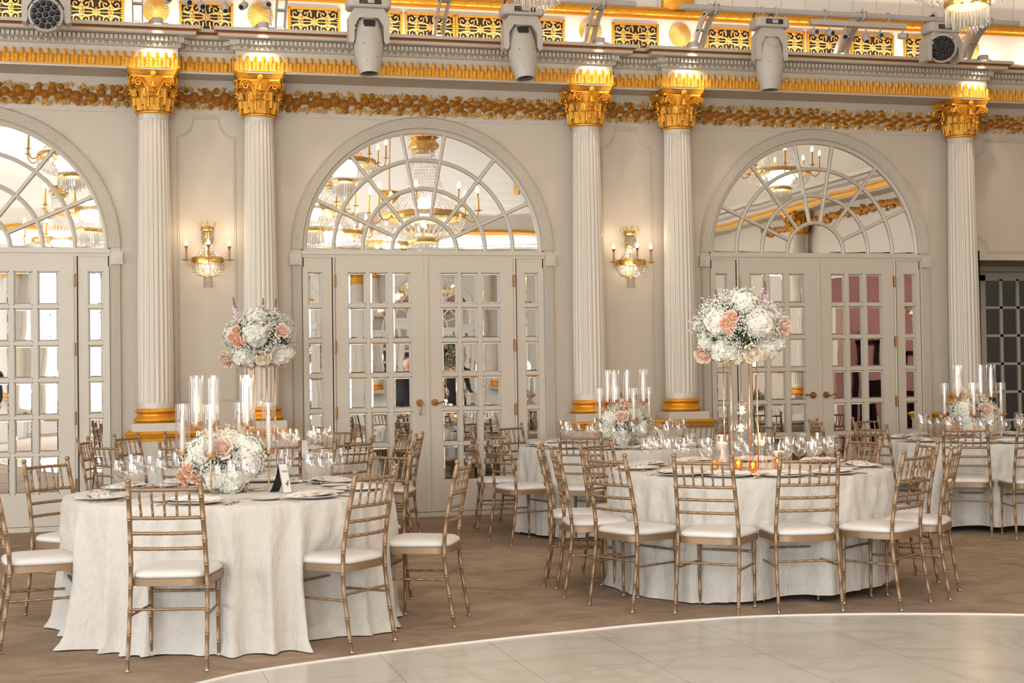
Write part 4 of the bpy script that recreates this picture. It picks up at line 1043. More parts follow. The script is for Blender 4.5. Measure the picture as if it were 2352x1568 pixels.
# ------------------------------------------------------------------ chiavari chairs
def bamboo(pts, r, n=8, every=.085, r_end=None, cap=True):
    P_ = [Vector(p) for p in pts]; seg = [0]
    for a, b in zip(P_, P_[1:]): seg.append(seg[-1]+(b-a).length)
    L = seg[-1]
    def at(s):
        for i in range(len(seg)-1):
            if s <= seg[i+1]+1e-9: u = (s-seg[i])/(seg[i+1]-seg[i]); return P_[i].lerp(P_[i+1], u)
        return P_[-1]
    ss = [(0, 1)]; k = max(1, round(L/every)); e = .0042
    for i in range(k):
        c = (i+.5)*L/k
        for dc in ((-.006, .006) if L > .28 else (0,)):
            for d, q in ((-e, 1), (-e*.4, 1.2), (e*.4, 1.2), (e, 1)): ss.append((c+dc+d, q))
    ss.append((L, 1)); ss.sort()
    out = []; rad = []
    for s, q in ss:
        rr = r if r_end is None else r+(r_end-r)*s/L
        out.append(at(s)); rad.append(rr*q)
    mb = MB(); mb.tube(out, rad, n, cap=cap); return mb
def smooth_path(P_, k=5):
    P_ = [Vector(p) for p in P_]; out = []; n = len(P_)
    for i in range(n-1):
        p0, p1, p2, p3 = P_[max(i-1, 0)], P_[i], P_[i+1], P_[min(i+2, n-1)]
        for j in range(k):
            t = j/k; out.append(.5*((2*p1)+(p2-p0)*t+(2*p0-5*p1+4*p2-p3)*t*t+(3*p1-p0-3*p2+p3)*t**3))
    out.append(P_[-1]); return out
def seat_outline(k, off=0):
    """rounded trapezoid, wider at the front"""
    pts = []; n = 40
    for i in range(n):
        a = 2*pi*i/n; c, s = cos(a), sin(a); e = .42
        y = .022+(.205-off)*k*(abs(s)**e)*(1 if s > 0 else -1); w = (.188+.022*(y+.18)/.38-off)*k
        if s > .0: w *= 1-.06*s**4
        x = w*(abs(c)**e)*(1 if c > 0 else -1); pts.append((x, y))
    return pts
def make_chair():
    t = thing('chiavari_chair', 'champagne gold bamboo-style banquet chair', 'chair', (0,0,0), 0, 'gold banquet chairs')
    mb = MB(); A = seat_outline(1); B = seat_outline(1, .012); n = len(A)
    L = [[(x, y, .408) for x, y in B], [(x, y, .406) for x, y in A], [(x, y, .440) for x, y in A], [(x, y, .442) for x, y in B]]
    vs = sum(L, []); fs = [(j*n+i, j*n+(i+1) % n, (j+1)*n+(i+1) % n, (j+1)*n+i) for j in range(3) for i in range(n)]+[tuple(range(n-1, -1, -1)), tuple(3*n+i for i in range(n))]
    mb.add(vs, fs); obj('seat_frame', mb, M['chair'], t, smooth=True, auto=35)
    mb = MB(); prof = [(.965, .441), (1.0, .447), (1.01, .455), (1.0, .463), (.965, .471), (.90, .477), (.75, .483), (.5, .487), (.2, .488)]
    vs = []
    for k, z in prof: vs += [((x)*k, .022+(y-.022)*k, z) for x, y in seat_outline(1, .006)]
    fs = [(j*n+i, j*n+(i+1) % n, (j+1)*n+(i+1) % n, (j+1)*n+i) for j in range(len(prof)-1) for i in range(n)]+[tuple((len(prof)-1)*n+i for i in range(n))]
    mb.add(vs, fs); obj('seat_cushion', mb, M['seat'], t, smooth=True)
    def foot(x, y, leg):
        g = MB(); g.lathe([(.001, 0), (.013, 0), (.014, .005), (.010, .010), (.008, .016)], 10, (x, y, 0)); obj('glide', g, M['glide'], leg, smooth=True, auto=40)
    for s in (-1, 1):
        pts = smooth_path([(s*.170, .172, .010), (s*.170, .170, .2), (s*.170, .168, .41)], 3)
        lg = obj('leg', bamboo(pts, .0085, every=.13, r_end=.0125), M['chair'], t, smooth=True, auto=60); foot(s*.170, .172, lg)
        pts = smooth_path([(s*.190, -.205, .010), (s*.188, -.182, .15), (s*.186, -.160, .30), (s*.184, -.150, .42), (s*.181, -.158, .54), (s*.177, -.185, .70), (s*.172, -.228, .895)], 4)
        mb = bamboo(pts, .0100, every=.115, r_end=.0128); mb.lathe([(.0128, .893), (.0105, .898), (.0105, .903), (.0145, .908), (.0148, .918), (.011, .925), (.001, .928)], 10, (s*.172, -.229, 0))
        lg = obj('leg', mb, M['chair'], t, smooth=True, auto=60); foot(s*.190, -.205, lg)
    def yback(z):   # y of the back posts at a height
        T_ = [(.42, -.150), (.54, -.158), (.70, -.185), (.895, -.228), (.93, -.236)]
        for (a, b), (c, d) in zip(T_, T_[1:]):
            if z <= c: return b+(d-b)*(z-a)/(c-a)
        return T_[-1][1]
    def xback(z): return .184-(z-.42)*.026
    for z in (.872, .735, .660, .585):
        x = xback(z); y = yback(z); bow = .024
        pts = [(x*u, y-bow*(1-u*u), z) for u in [-1+2*i/10 for i in range(11)]]
        obj('back_rail', bamboo(pts, .0088, every=.062), M['chair'], t, smooth=True, auto=60)
    for i in range(5):
        u = -.66+.33*i; z0, z1 = .735, .872
        p0 = (xback(z0)*u, yback(z0)-.024*(1-u*u), z0); p1 = (xback(z1)*u*1.06, yback(z1)-.024*(1-u*u), z1)
        obj('spindle', bamboo([p0, p1], .0062, every=.045, n=6), M['chair'], t, smooth=True, auto=60)
    for s in (-1, 1):
        obj('stretcher', bamboo([(s*.186, -.165, .262), (s*.170, .170, .262)], .0068, every=.062, n=6), M['chair'], t, smooth=True, auto=60)
    obj('stretcher', bamboo([(-.186, -.162, .292), (.186, -.162, .292)], .0068, every=.062, n=6), M['chair'], t, smooth=True, auto=60)
    obj('stretcher', bamboo([(-.170, .170, .332), (.170, .170, .332)], .0068, every=.062, n=6), M['chair'], t, smooth=True, auto=60)
    return kids(t)
TAB = dict(A=(-2.18, -5.52), B=(1.21, -5.05), C=(1.42, -1.8), D=(4.6, -2.45), E=(-1.72, -1.85))
CHAIRS = [
('A1', -2.5, -6.587, -13.9, 'gold chair with its back to the viewer, closest of all, at the near flower-and-candle table'),
('A2', -1.657, -6.34, 45.8, 'gold chair tucked diagonally under the right front edge of the near flower-and-candle table'),
('A3', -1.105, -5.807, 65.4, 'gold chair standing sideways in the open carpet, right of the near flower-and-candle table'),
('A4', -3.076, -4.839, -132.6, 'gold chair in front of the left mirrored doors, at the near table'),
('A5', -3.207, -5.842, -81.1, 'gold chair cut by the left frame edge, seat against the near tablecloth'),
('A6', -1.332, -4.978, 125.2, 'gold chair facing the viewer at the far right side of the near table'),
('B3', .587, -6.007, -41.0, 'gold chair turned diagonally at the front left of the candlelit table, overlapping the ones behind'),
('B4', 1.087, -6.05, -7.8, 'gold chair seen squarely from behind, right of centre at the candlelit table'),
('B2', .197, -5.677, -66.4, 'gold chair at the front left of the candlelit table, third in the row of profiles'),
('B5', 1.608, -6.099, 34.6, 'gold chair at the front right corner of the candlelit table, back leaning right'),
('B1', .093, -5.134, -98.9, 'second gold chair from the open carpet, in profile left of the candlelit table'),
('B0', .128, -4.662, -108.5, 'outermost gold chair in profile left of the candlelit table, beside the open carpet'),
('B6', .546, -4.387, -147.2, 'gold chair on the far left side of the candlelit table, behind two in profile'),
('B7', 2.052, -4.677, 102.3, 'gold chair on the far right side of the candlelit table, half hidden by wine glasses'),
('B8', 2.155, -5.275, 80.7, 'gold chair right of the candlelit table, behind the outermost one on that side'),
('B9', 2.0, -5.84, 50.3, 'outermost gold chair in profile right of the candlelit table'),
('C1', .347, -2.338, -74.4, 'gold chair seen diagonally from behind at the left of the far middle table'),
('C2', .336, -1.562, -98.5, 'gold chair in profile before the mirrored doors, left of the far middle table'),
('C3', .79, -.925, -144.2, 'gold chair nearest the third column, at the far middle table'),
('C4', .829, -2.69, -33.7, 'gold chair with its back to the viewer in front of the far middle table'),
('C5', 2.552, -1.867, 92.4, 'gold chair at the far right of the middle back table, seen through glasses and candles'),
('C6', 2.30, -1.15, 130, 'gold chair behind the far middle table, showing past the fourth column foot'),
('D1', 3.543, -2.68, -68.9, 'gold chair seen from behind at the left of the far right table'),
('F1', 3.43, -2.05, -104, 'gold chair in profile before the right mirrored doors, outermost at the far right table'),
('F2', 3.62, -1.58, -128, 'gold chair angled before the right mirrored doors, behind one in profile'),
('D2', 4.204, -1.38, -161.9, 'gold chair facing the viewer behind the far right table, against the pink mirror panes'),
('D3', 4.0, -3.172, -36.0, 'gold chair with its back to the viewer squarely before the far right table'),
('D4', 4.371, -3.475, -12.6, 'gold chair cut by the right frame edge at the far right table'),
('D5', 4.924, -1.40, 162.0, 'gold chair behind the glasses of the far right table, only one post showing'),
('E1', -2.297, -2.727, -33.3, 'gold chair with its back to the viewer behind the near table, left of the candles'),
('E2', -1.723, -2.9, -.2, 'gold chair behind the low flowers of the near table, one post clear of them'),
('E3', -1.252, -2.812, 31.0, 'gold chair turned to the far left table, behind the near table wine glasses'),
('E4', -2.947, -1.713, -100.6, 'gold chair in profile before the left mirrored doors, outermost at the far left table'),
('E5', -2.793, -2.388, -50.3, 'gold chair overlapping one in profile at the left of the far left table'),
('E6', -2.654, -1.1, -124.1, 'gold chair against the pedestal of the leftmost column, at the far left table'),
('E7', -2.252, -.87, -149.6, 'gold chair behind the far left table, close to the candle cylinders'),
('E8', -1.103, -.95, 143.4, 'gold chair behind the far left table, below the second column'),
('E9', -.732, -1.655, 98.8, 'gold chair before the middle mirrored doors, inner of two in profile'),
('E10', -.711, -2.214, 70.9, 'gold chair before the middle mirrored doors, outer of two in profile'),
]
base_chair = make_chair(); used = False
for nme, x, y, a, lab in CHAIRS:
    dx = 0
    if not used: base_chair.location = (x, y, 0); base_chair.rotation_euler = (0, 0, radians(a)); base_chair['label'] = lab; used = True
    else: dup(base_chair, (x, y, 0), radians(a), lab)
# ------------------------------------------------------------------ tablecloths
ZT = .748
def cloth(key, label, seed, lift=None, folds=None):
    rnd = random.Random(seed); cx, cy_ = TAB[key]; R = .915; NA = 384
    chs = [(x-cx, y-cy_) for n_, x, y, a, l in CHAIRS if (n_[0] == key or (key == 'D' and n_[0] == 'F'))]
    dents = [(math.atan2(v, u), sqrt(u*u+v*v)) for u, v in chs]
    comps = [(k, rnd.uniform(0, 2*pi), rnd.uniform(.3, 1)*(1.5 if k < 18 else .8)) for k in (9, 13, 16, 21, 27, 34)]
    pleats = [(rnd.uniform(0, 2*pi), rnd.uniform(.02, .05), rnd.uniform(.5, 1)) for _ in range(26)]
    if folds: pleats += folds
    rows = [('t', 0.0), ('t', .3), ('t', .6), ('t', .8), ('t', .9)]+[('s', t/22) for t in range(23)]
    vs = []
    for kind, q in rows:
        for i in range(NA):
            a = 2*pi*i/NA
            if kind == 't':
                r = R*max(q, .001); z = ZT
            else:
                u = q; f = sum(A*sin(k*a+p+.6*u*sin(3*a+p)) for k, p, A in comps)/4.0
                pl = sum(A*math.exp(-(((a-c+pi) % (2*pi)-pi)/w_)**2) for c, w_, A in pleats)
                g = u**.8
                r = R+.006+.004*f*min(1, u*4)+g*(.014+.046*f+.056*pl-.018*max(0, -f))+.012*u**3
                hz = ZT-.004
                for ca, cd_ in dents:
                    dq = (a-ca+pi) % (2*pi)-pi
                    if abs(dq) < .5: r += .013*min(1, u*5)*max(0, 1-u)**.5*(1-(dq/.5)**2)*sin(abs(dq)*42-u*9)
                    da = (a-ca+pi) % (2*pi)-pi
                    lim = cd_-.185*max(cos(da), .5)-.02
                    wgt = math.exp(-(da/.19)**4)*min(1, max(0, (u-.25)/.3))
                    if r > lim: r += (max(lim-.0, .70)-r)*wgt
                if u == 0: r = R+.001
                lf = lift(a) if lift else 0.0
                zb = .006+lf+.010*max(0, f)*.5
                z = ZT-.003-(ZT-.003-zb)*u
                if u < .08: z = ZT-.012*u/.08*3
                if u > .93: r += (.012+.022*max(pl, 0))*(u-.93)/.07 if lf < .01 else 0
            vs.append((cx+r*cos(a), cy_+r*sin(a), z))
    fs = [(j*NA+i, j*NA+(i+1) % NA, (j+1)*NA+(i+1) % NA, (j+1)*NA+i) for j in range(len(rows)-1) for i in range(NA)]
    mb = MB(); mb.add(vs, fs); mb.f = [f_[::-1] for f_ in mb.f]
    o = obj('tablecloth', mb, M['cloth'], smooth=True, auto=70); tag(o, label, 'tablecloth', 'cream tablecloths to the floor')
cloth('A', 'cream crinkled cloth on the near round table, pooling on the carpet', 3, folds=[(-1.62, .055, 1.3), (-.95, .05, 1.3), (-1.22, .045, 1.0), (-1.42, .03, .8), (-2.6, .07, 1.0), (-.6, .05, .8), (-2.2, .04, .9)])
cloth('B', 'cream crinkled cloth on the candlelit round table, hem lifted off the carpet on one side', 11, lift=lambda a: .05*max(0, cos(a+.9))**1.5)
cloth('C', 'cream crinkled cloth on the far middle table between the third and fourth columns', 19, lift=lambda a: .02)
cloth('D', 'cream crinkled cloth on the far right table before the pink mirror panes', 23, lift=lambda a: .06*max(0, -sin(a)))
cloth('E', 'cream crinkled cloth on the far left table, mostly hidden behind the near table', 31, lift=lambda a: .01)
# ------------------------------------------------------------------ tableware
TN = dict(A='near flower-and-candle table', B='candlelit middle table', C='far middle table', D='far right table', E='far left table')
PROTO = {}; ORD = []
CTR = dict(A=(-2.205, -5.515), B=(1.16, -5.05), C=(1.445, -1.805), D=(4.52, -2.43), E=(-1.745, -1.862))
PLURAL = dict(plate='dinner plates', napkin='folded napkins', knife='knives', spoon='spoons', fork='forks', bread='bread plates', wine='large wine glasses', gob='narrow wine glasses', flu='champagne flutes')
def project(p):
    v = Vector(p)-CAM; d = v.dot(Fw); return 1176+3266.67*v.dot(Rt)/d, 784-3266.67*v.dot(Up)/d
def spawn(kind, maker, loc, rz, label, group, scale=None):
    if kind not in PROTO: PROTO[kind] = kids(maker()); r = PROTO[kind]; r.location = loc; r.rotation_euler = (0, 0, rz); r['label'] = label; r['group'] = group; return r
    return dup(PROTO[kind], loc, rz, label, group)
def glass_maker(name, cat, prof, n=20):
    def f():
        mb = MB(); mb.lathe(prof, n); o = obj(name, mb, M['glass'], smooth=True, auto=60); return tag(o, 'x', cat)
    return f
stem = [(.001, .0015), (.034, .001), (.035, .003), (.01, .007), (.0042, .014), (.0038, .05)]
WINE = glass_maker('wine_glass', 'glass', stem+[(.004, .088), (.012, .094), (.030, .108), (.043, .130), (.0455, .150), (.042, .180), (.036, .212), (.0352, .212), (.0415, .180), (.0447, .150), (.042, .131), (.029, .110), (.001, .097)])
GOB = glass_maker('white_wine_glass', 'glass', stem+[(.004, .080), (.012, .087), (.028, .104), (.036, .126), (.0365, .142), (.030, .188), (.0293, .188), (.0357, .142), (.035, .126), (.027, .106), (.001, .09)])
FLU = glass_maker('champagne_flute', 'glass', stem+[(.004, .085), (.012, .10), (.021, .125), (.025, .15), (.0235, .20), (.021, .225), (.0203, .225), (.0228, .20), (.0243, .15), (.02, .126), (.001, .102)])
def plate_maker():
    mb = MB(); mb.lathe([(.001, .002), (.085, .002), (.1, .005), (.142, .014), (.146, .0155), (.146, .0175), (.14, .0165), (.098, .008), (.001, .006)], 36)
    return tag(obj('dinner_plate', mb, M['china'], smooth=True, auto=50), 'x', 'plate')
def bread_maker():
    mb = MB(); mb.lathe([(.001, .002), (.05, .002), (.08, .009), (.081, .011), (.05, .0045), (.001, .004)], 28)
    return tag(obj('bread_plate', mb, M['china'], smooth=True, auto=50), 'x', 'plate')
def napkin_maker():
    mb = MB(); nx, ny = 26, 9
    for lay in range(2):
        vs = []
        for j in range(ny+1):
            for i in range(nx+1):
                u = -1+2*i/nx; v = -1+2*j/ny; w_ = .055*(1-.10*u)
                x = u*.145; y = v*w_+.012*u*u*(1 if lay else -1); z = .017+lay*.009*(1-.6*abs(v)**3)+.004*sin(9*u+3*v)+.004*cos(5*v+2*u)+.009*(1-u*u)*(1-v*v)
                if abs(u) > .96 or abs(v) > .96: z -= .006*lay
                vs.append((x, y, max(z, .018)))
        mb.add(vs, [(j*(nx+1)+i, j*(nx+1)+i+1, (j+1)*(nx+1)+i+1, (j+1)*(nx+1)+i) for j in range(ny) for i in range(nx)])
    n0 = (nx+1)*(ny+1)
    rim = [i for i in range(nx+1)]+[j*(nx+1)+nx for j in range(1, ny+1)]+[ny*(nx+1)+i for i in range(nx-1, -1, -1)]+[j*(nx+1) for j in range(ny-1, 0, -1)]
    mb.f += [(rim[i], rim[(i+1) % len(rim)], n0+rim[(i+1) % len(rim)], n0+rim[i]) for i in range(len(rim))]; mb.m += [0]*len(rim)
    for s in range(3):
        pts = [(-.14+.28*k/12, -.03+.03*s+.008*sin(k*.9+s), .034+.003*sin(k*1.7+s)-.010*abs(k/6-1)**3) for k in range(13)]; mb.tube(pts, [.003]+[.007]*11+[.003], 6)
    return tag(obj('folded_napkin', mb, M['linen'], smooth=True, auto=60), 'x', 'napkin')
def knife_maker():
    mb = MB(); mb.add([(-.008,-.11,.002),(.008,-.11,.002),(.010,.0,.002),(-.008,.0,.002),(.008,.10,.002),(-.006,.115,.002),(-.008,-.11,.005),(.008,-.11,.005),(.010,.0,.004),(-.008,.0,.004),(.008,.10,.003),(-.006,.115,.003)],
        [(0,3,2,1),(3,5,4,2),(6,7,8,9),(9,8,10,11),(0,1,7,6),(1,2,8,7),(2,4,10,8),(4,5,11,10),(5,3,9,11),(3,0,6,9)]); return tag(obj('table_knife', mb, M['steel']), 'x', 'cutlery')
def fork_maker():
    mb = MB(); mb.tube([(0, -.10, .004), (0, -.02, .003), (0, .03, .006)], [.006, .003, .003], 6, flat=.5); mb.tube([(0, .03, .006), (0, .045, .004), (0, .06, .004)], [.003, .011, .012], 8, flat=.25)
    for k in (-1.5, -.5, .5, 1.5): mb.tube([(k*.006, .06, .004), (k*.006, .10, .006)], .0016, 4)
    return tag(obj('table_fork', mb, M['steel'], smooth=True), 'x', 'cutlery')
def spoon_maker():
    mb = MB(); mb.tube([(0, -.09, .004), (0, 0, .003), (0, .03, .005)], [.006, .003, .003], 6, flat=.5); mb.ball((0, .055, .006), .020, 10, 5, .2); return tag(obj('table_spoon', mb, M['steel'], smooth=True), 'x', 'cutlery')
def put(kind, mk, key, x, y, rz, what, z=ZT):
    px, py = project((x, y, z))
    if px < -12 or px > 2364: return None
    r = spawn(kind, mk, (x, y, z+.001), rz, what, '%s on the %s' % (PLURAL[kind], TN[key])); ORD.append((r, what, 'on the '+TN[key])); return r
EXTRA = dict(A=[(2.0,), (1.45,), (-.2,), (2.75,)], B=[(1.5,), (2.1,)], C=[(-.75,), (-1.55,), (1.5,)], D=[(-.35,), (.35,), (1.0,), (2.2,)], E=[])
def setting(key, a, glasses=True, jit=0):
    cx, cy_ = TAB[key]; rd = Vector((cos(a), sin(a))); tg = Vector((-sin(a), cos(a)))   # tg: to the sitter's right is +tg when facing the centre
    c = Vector((cx, cy_))
    def P_(r, t_): q = c+rd*r+tg*t_; return q.x, q.y
    rz = a+pi/2+random.uniform(-.06, .06)
    x, y = P_(.735, 0); put('plate', plate_maker, key, x, y, 0, 'round white dinner plate')
    put('napkin', napkin_maker, key, x, y, rz+random.uniform(-.25, .25), 'folded blush napkin', z=ZT+.0)
    rr = a+pi/2
    x, y = P_(.745, .175); put('knife', knife_maker, key, x, y, rr, 'gold-toned table knife')
    x, y = P_(.745, .20); put('spoon', spoon_maker, key, x, y, rr, 'gold-toned table spoon')
    x, y = P_(.745, -.175); put('fork', fork_maker, key, x, y, rr, 'gold-toned table fork')
    if key != 'B' or cos(a+pi/2) > -.2: x, y = P_(.60, -.20); put('bread', bread_maker, key, x, y, 0, 'small white bread plate')
    if glasses:
        for (r, t_, k, mk, w_) in ((.50, .14, 'wine', WINE, 'large clear wine glass'), (.44, .05, 'gob', GOB, 'narrow clear wine glass'), (.50, .235, 'flu', FLU, 'clear champagne flute')):
            x, y = P_(r+random.uniform(-.012, .012), t_+random.uniform(-.01, .01)); put(k, mk, key, x, y, 0, w_)
def ang_of(key, nm): 
    x, y = [(c[1], c[2]) for c in CHAIRS if c[0] == nm][0]; return math.atan2(y-TAB[key][1], x-TAB[key][0])
for key, nms in (('A', ('A1', 'A2', 'A3', 'A4', 'A5', 'A6')), ('B', ('B0', 'B1', 'B2', 'B3', 'B4', 'B5', 'B6', 'B7', 'B8', 'B9')), ('C', ('C1', 'C2', 'C3', 'C4', 'C5', 'C6')), ('D', ('D1', 'F1', 'F2', 'D2', 'D3', 'D4', 'D5')), ('E', ('E1', 'E3', 'E4', 'E5', 'E6', 'E7', 'E8', 'E9', 'E10', 'E2'))):
    angs = sorted(ang_of(key, n_) % (2*pi) for n_ in nms)
    # full ring of ten places, fitted to the chairs that stand there
    pl = []
    for a in angs:
        if not pl or min(abs((a-b+pi) % (2*pi)-pi) for b in pl) > .43: pl.append(a)
    for i in range(40):
        a = i*2*pi/40
        if min(abs((a-b+pi) % (2*pi)-pi) for b in pl) > .58: pl.append(a)
    for a in pl: setting(key, a, glasses=key in 'CDE' or (key == 'A' and 0.2 < (a % (2*pi)) < 2.9))
for key, L in (('A', [('w', -2.779, -5.763), ('w', -2.70, -5.70), ('g', -2.72, -5.60), ('f', -2.62, -5.66), ('g', -2.26, -6.03), ('w', -2.185, -6.045), ('w', -2.11, -6.02), ('w', -1.735, -5.62), ('g', -1.67, -5.57), ('w', -1.60, -5.52), ('f', -1.528, -5.40), ('f', -1.83, -5.25), ('w', -1.60, -5.22), ('g', -1.70, -5.20)]),
               ('B', [('w', .57, -4.86), ('w', .673, -4.78), ('g', .76, -4.72), ('w', .72, -5.06), ('g', .80, -4.97), ('w', .86, -5.17), ('f', .83, -5.30), ('w', .95, -5.50), ('g', 1.03, -5.46), ('w', 1.27, -5.50), ('f', 1.20, -5.42), ('w', 1.40, -5.42), ('g', 1.50, -5.40), ('w', 1.57, -5.32), ('w', 1.70, -5.22), ('g', 1.64, -5.16), ('w', 1.80, -5.10), ('f', 1.73, -5.02), ('w', .72, -4.55), ('g', .83, -4.60), ('w', 1.75, -4.75), ('g', 1.66, -4.70), ('w', 1.05, -4.42), ('w', 1.42, -4.45)])):
    for k, x, y in L:
        kk, mk, w_ = dict(w=('wine', WINE, 'large clear wine glass'), g=('gob', GOB, 'narrow clear wine glass'), f=('flu', FLU, 'clear champagne flute'))[k]; put(kk, mk, key, x, y, 0, w_)
# ------------------------------------------------------------------ candles
def flame(parent, z, s=1.0, c=(0, 0)):
    mb = MB(); mb.lathe([(.0005, 0), (.0035*s, .004*s), (.0050*s, .010*s), (.0038*s, .020*s), (.0015*s, .029*s), (.0003, .034*s)], 10, (c[0], c[1], z+.004)); return obj('flame', mb, M['flame'], parent, smooth=True)
def taper_maker(h, lit=True):
    def f():
        t = thing('taper_candle', 'x', 'candle'); mb = MB(); mb.lathe([(.001, 0), (.0125, 0), (.0115, h-.008), (.009, h-.002), (.001, h-.003)], 16); obj('wax', mb, M['wax'], t, smooth=True, auto=50)
        mb = MB(); mb.tube([(0, 0, h-.004), (.0005, 0, h+.008)], .0010, 5); obj('wick', mb, M['black'], t)
        if lit: flame(t, h+.001, 1.15)
        return t
    return f
def hurricane_maker(r, h):
    def f():
        mb = MB(); mb.lathe([(r, 0), (r, h), (r-.0022, h), (r-.0022, .0)], 32); return tag(obj('hurricane_cylinder', mb, M['cyl'], smooth=True, auto=60), 'x', 'glass cylinder')
    return f
def floating_maker():
    t = thing('floating_candle', 'x', 'candle'); mb = MB(); mb.lathe([(.001, -.03), (.024, -.03), (.036, -.008), (.037, .0), (.030, .008), (.001, .006)], 24); obj('wax', mb, M['wax'], t, smooth=True, auto=50); flame(t, .008, 1.35); return t
def tea_maker():
    t = thing('tealight', 'x', 'candle'); mb = MB(); mb.lathe([(.001, 0), (.018, 0), (.019, .013), (.017, .014), (.001, .012)], 18); obj('wax', mb, M['wax'], t, smooth=True, auto=50); flame(t, .012, .9); return t
def vase_maker(h):
    def f():
        mb = MB(); mb.lathe([(.001, .003), (.046, .003), (.047, .006), (.047, h), (.0448, h), (.0448, .009), (.001, .009)], 28); return tag(obj('glass_vase', mb, M['glass'], smooth=True, auto=60), 'x', 'vase')
    return f
def votive_maker():
    mb = MB(); mb.lathe([(.001, .002), (.024, .002), (.027, .01), (.029, .066), (.027, .066), (.025, .012), (.001, .010)], 20); return tag(obj('votive_holder', mb, M['amber'], smooth=True, auto=60), 'x', 'candle holder')
def globe_maker():
    t = thing('glass_globe', 'x', 'hanging globe'); mb = MB()
    mb.lathe([(.002, .056), (.008, .052), (.012, .047), (.030, .036), (.044, .014), (.046, -.004), (.042, -.022), (.026, -.040), (.001, -.046)], 24); obj('globe', mb, M['glass'], t, smooth=True)
    mb = MB(); mb.tube([(.006*cos(a), 0, .062+.006*sin(a)) for a in [2*pi*k/10 for k in range(10)]], .0015, 4, closed=True); mb.tube([(0, 0, .068), (0, 0, .105)], .0006, 4); obj('loop', mb, M['rosegold'], t); return t
def candelabrum(key, rot, lab, unlit=()):
    cx, cy_ = CTR[key]; t = thing('candelabrum', lab, 'candelabrum', (cx, cy_, ZT+.001), 0, 'candle centrepiece frames')
    e1 = Vector((cos(-yaw), sin(-yaw), 0)); e2 = Vector((sin(yaw), cos(yaw), 0))
    def off(r, a): a = radians(a+rot); return e1*(r*cos(a))+e2*(r*sin(a))
    ring = MB(); ring.tube([off(.10, k*20)+Vector((0, 0, .012)) for k in range(18)], .006, 6, closed=True); obj('base_ring', ring, M['rosegold'], t)
    low = [(.245, 180), (.245, 262), (.245, 82), (.245, 2)]; tall = [(.17, 212), (.17, 125), (.17, 55), (.17, -32)]
    for i, (r, a) in enumerate(low+tall):
        hi = i >= 4; zt = (.375 if hi else .215); p = off(r, a); q = off(.10, a)
        mb = MB()
        if hi: pts = [q+Vector((0,0,.01)), p*.9+Vector((0,0,.01)), p+Vector((0,0,.045)), p+Vector((0,0,.12)), p+Vector((0,0,zt))]
        else: pts = [q+Vector((0,0,.010)), p*.75+Vector((0,0,.008)), p*.93+Vector((0,0,.02)), p+Vector((0,0,.065)), p+Vector((0,0,zt))]
        mb.tube(smooth_path(pts, 4), .0055, 8); aq = obj('arm', mb, M['rosegold'], t, smooth=True)
        mb = MB(); mb.lathe([(.001, 0), (.036, 0), (.0365, .002), (.0365, .030), (.0350, .030), (.0350, .004), (.014, .004), (.014, .022), (.0128, .022), (.0128, .005), (.001, .005)], 24, p+Vector((0, 0, zt))); obj('cup', mb, M['rosegold'], aq, smooth=True, auto=40)
        x, y = cx+p.x, cy_+p.y; z = ZT+zt+.006
        put2('taper'+('x' if i in unlit else '')+('T' if hi else 'L'), taper_maker(.215, i not in unlit), key, x, y, z, 'ivory taper candle', 'taper candles')
        put2('hurr', hurricane_maker(.0405, .285), key, x, y, z+.0, 'clear glass candle cylinder', 'glass cylinders')
    point('candle_light', (cx, cy_-.02, ZT+.70), 1.8, CANDLE, .08)
    point('candle_light', (cx-.1, cy_-.15, ZT+.50), .5, CANDLE, .06)
def put2(kind, mk, key, x, y, z, what, plural, rz=0):
    r = spawn(kind, mk, (x, y, z), rz, what, plural+' on the '+TN[key]); ORD.append((r, what, 'on the '+TN[key])); return r
candelabrum('A', 0, 'rose gold frame holding tapers in tall glass cylinders on the near table', (1,))
candelabrum('C', 22, 'rose gold frame holding tapers in glass cylinders on the far middle table', (4, 7))
candelabrum('D', -8, 'rose gold frame holding tapers in glass cylinders on the far right table')
# ------------------------------------------------------------------ flowers
def orient(d, p, s=1.0, roll=None):
    return Matrix.Translation(p) @ Vector(d).to_track_quat('Z', 'Y').to_matrix().to_4x4() @ Matrix.Rotation(random.uniform(0, 6.28) if roll is None else roll, 4, 'Z') @ Matrix.Scale(s, 4)
def fib(n):
    for i in range(n):
        z = 1-2*(i+.5)/n; r = sqrt(1-z*z); a = i*2.39996; yield Vector((r*cos(a), r*sin(a), z))
def floret(mb, M_, s=.0140):
    for k in range(4):
        a = k*pi/2+.2; c, n_ = cos(a), sin(a); w_ = .52
        def q(u, v, h): return (s*(u*c-v*n_), s*(u*n_+v*c), s*h)
        mb.add([q(0,0,.05), q(.55,-w_,.22), q(1.12,-.28,.10), q(1.12,.28,.10), q(.55,w_,.22), q(.62,0,.08)], [(0,1,5),(1,2,5),(2,3,5),(3,4,5),(4,0,5)], M_)
HY = []
for v_ in range(3):
    mb = MB()
    for d in fib(185):
        if d.z < -.55: continue
        r = .077*(1+random.uniform(-.09, .10)+.06*sin(5*d.x+v_)+.05*sin(6*d.z+2*d.y)); dd = (d+Vector([random.uniform(-.38, .38) for _ in range(3)])).normalized()
        floret(mb, orient(dd, Vector((d.x*r, d.y*r, d.z*r*.85)), random.uniform(.8, 1.2)))
    mb.ball((0, 0, 0), .071, 14, 9, .85); HY.append(mb)
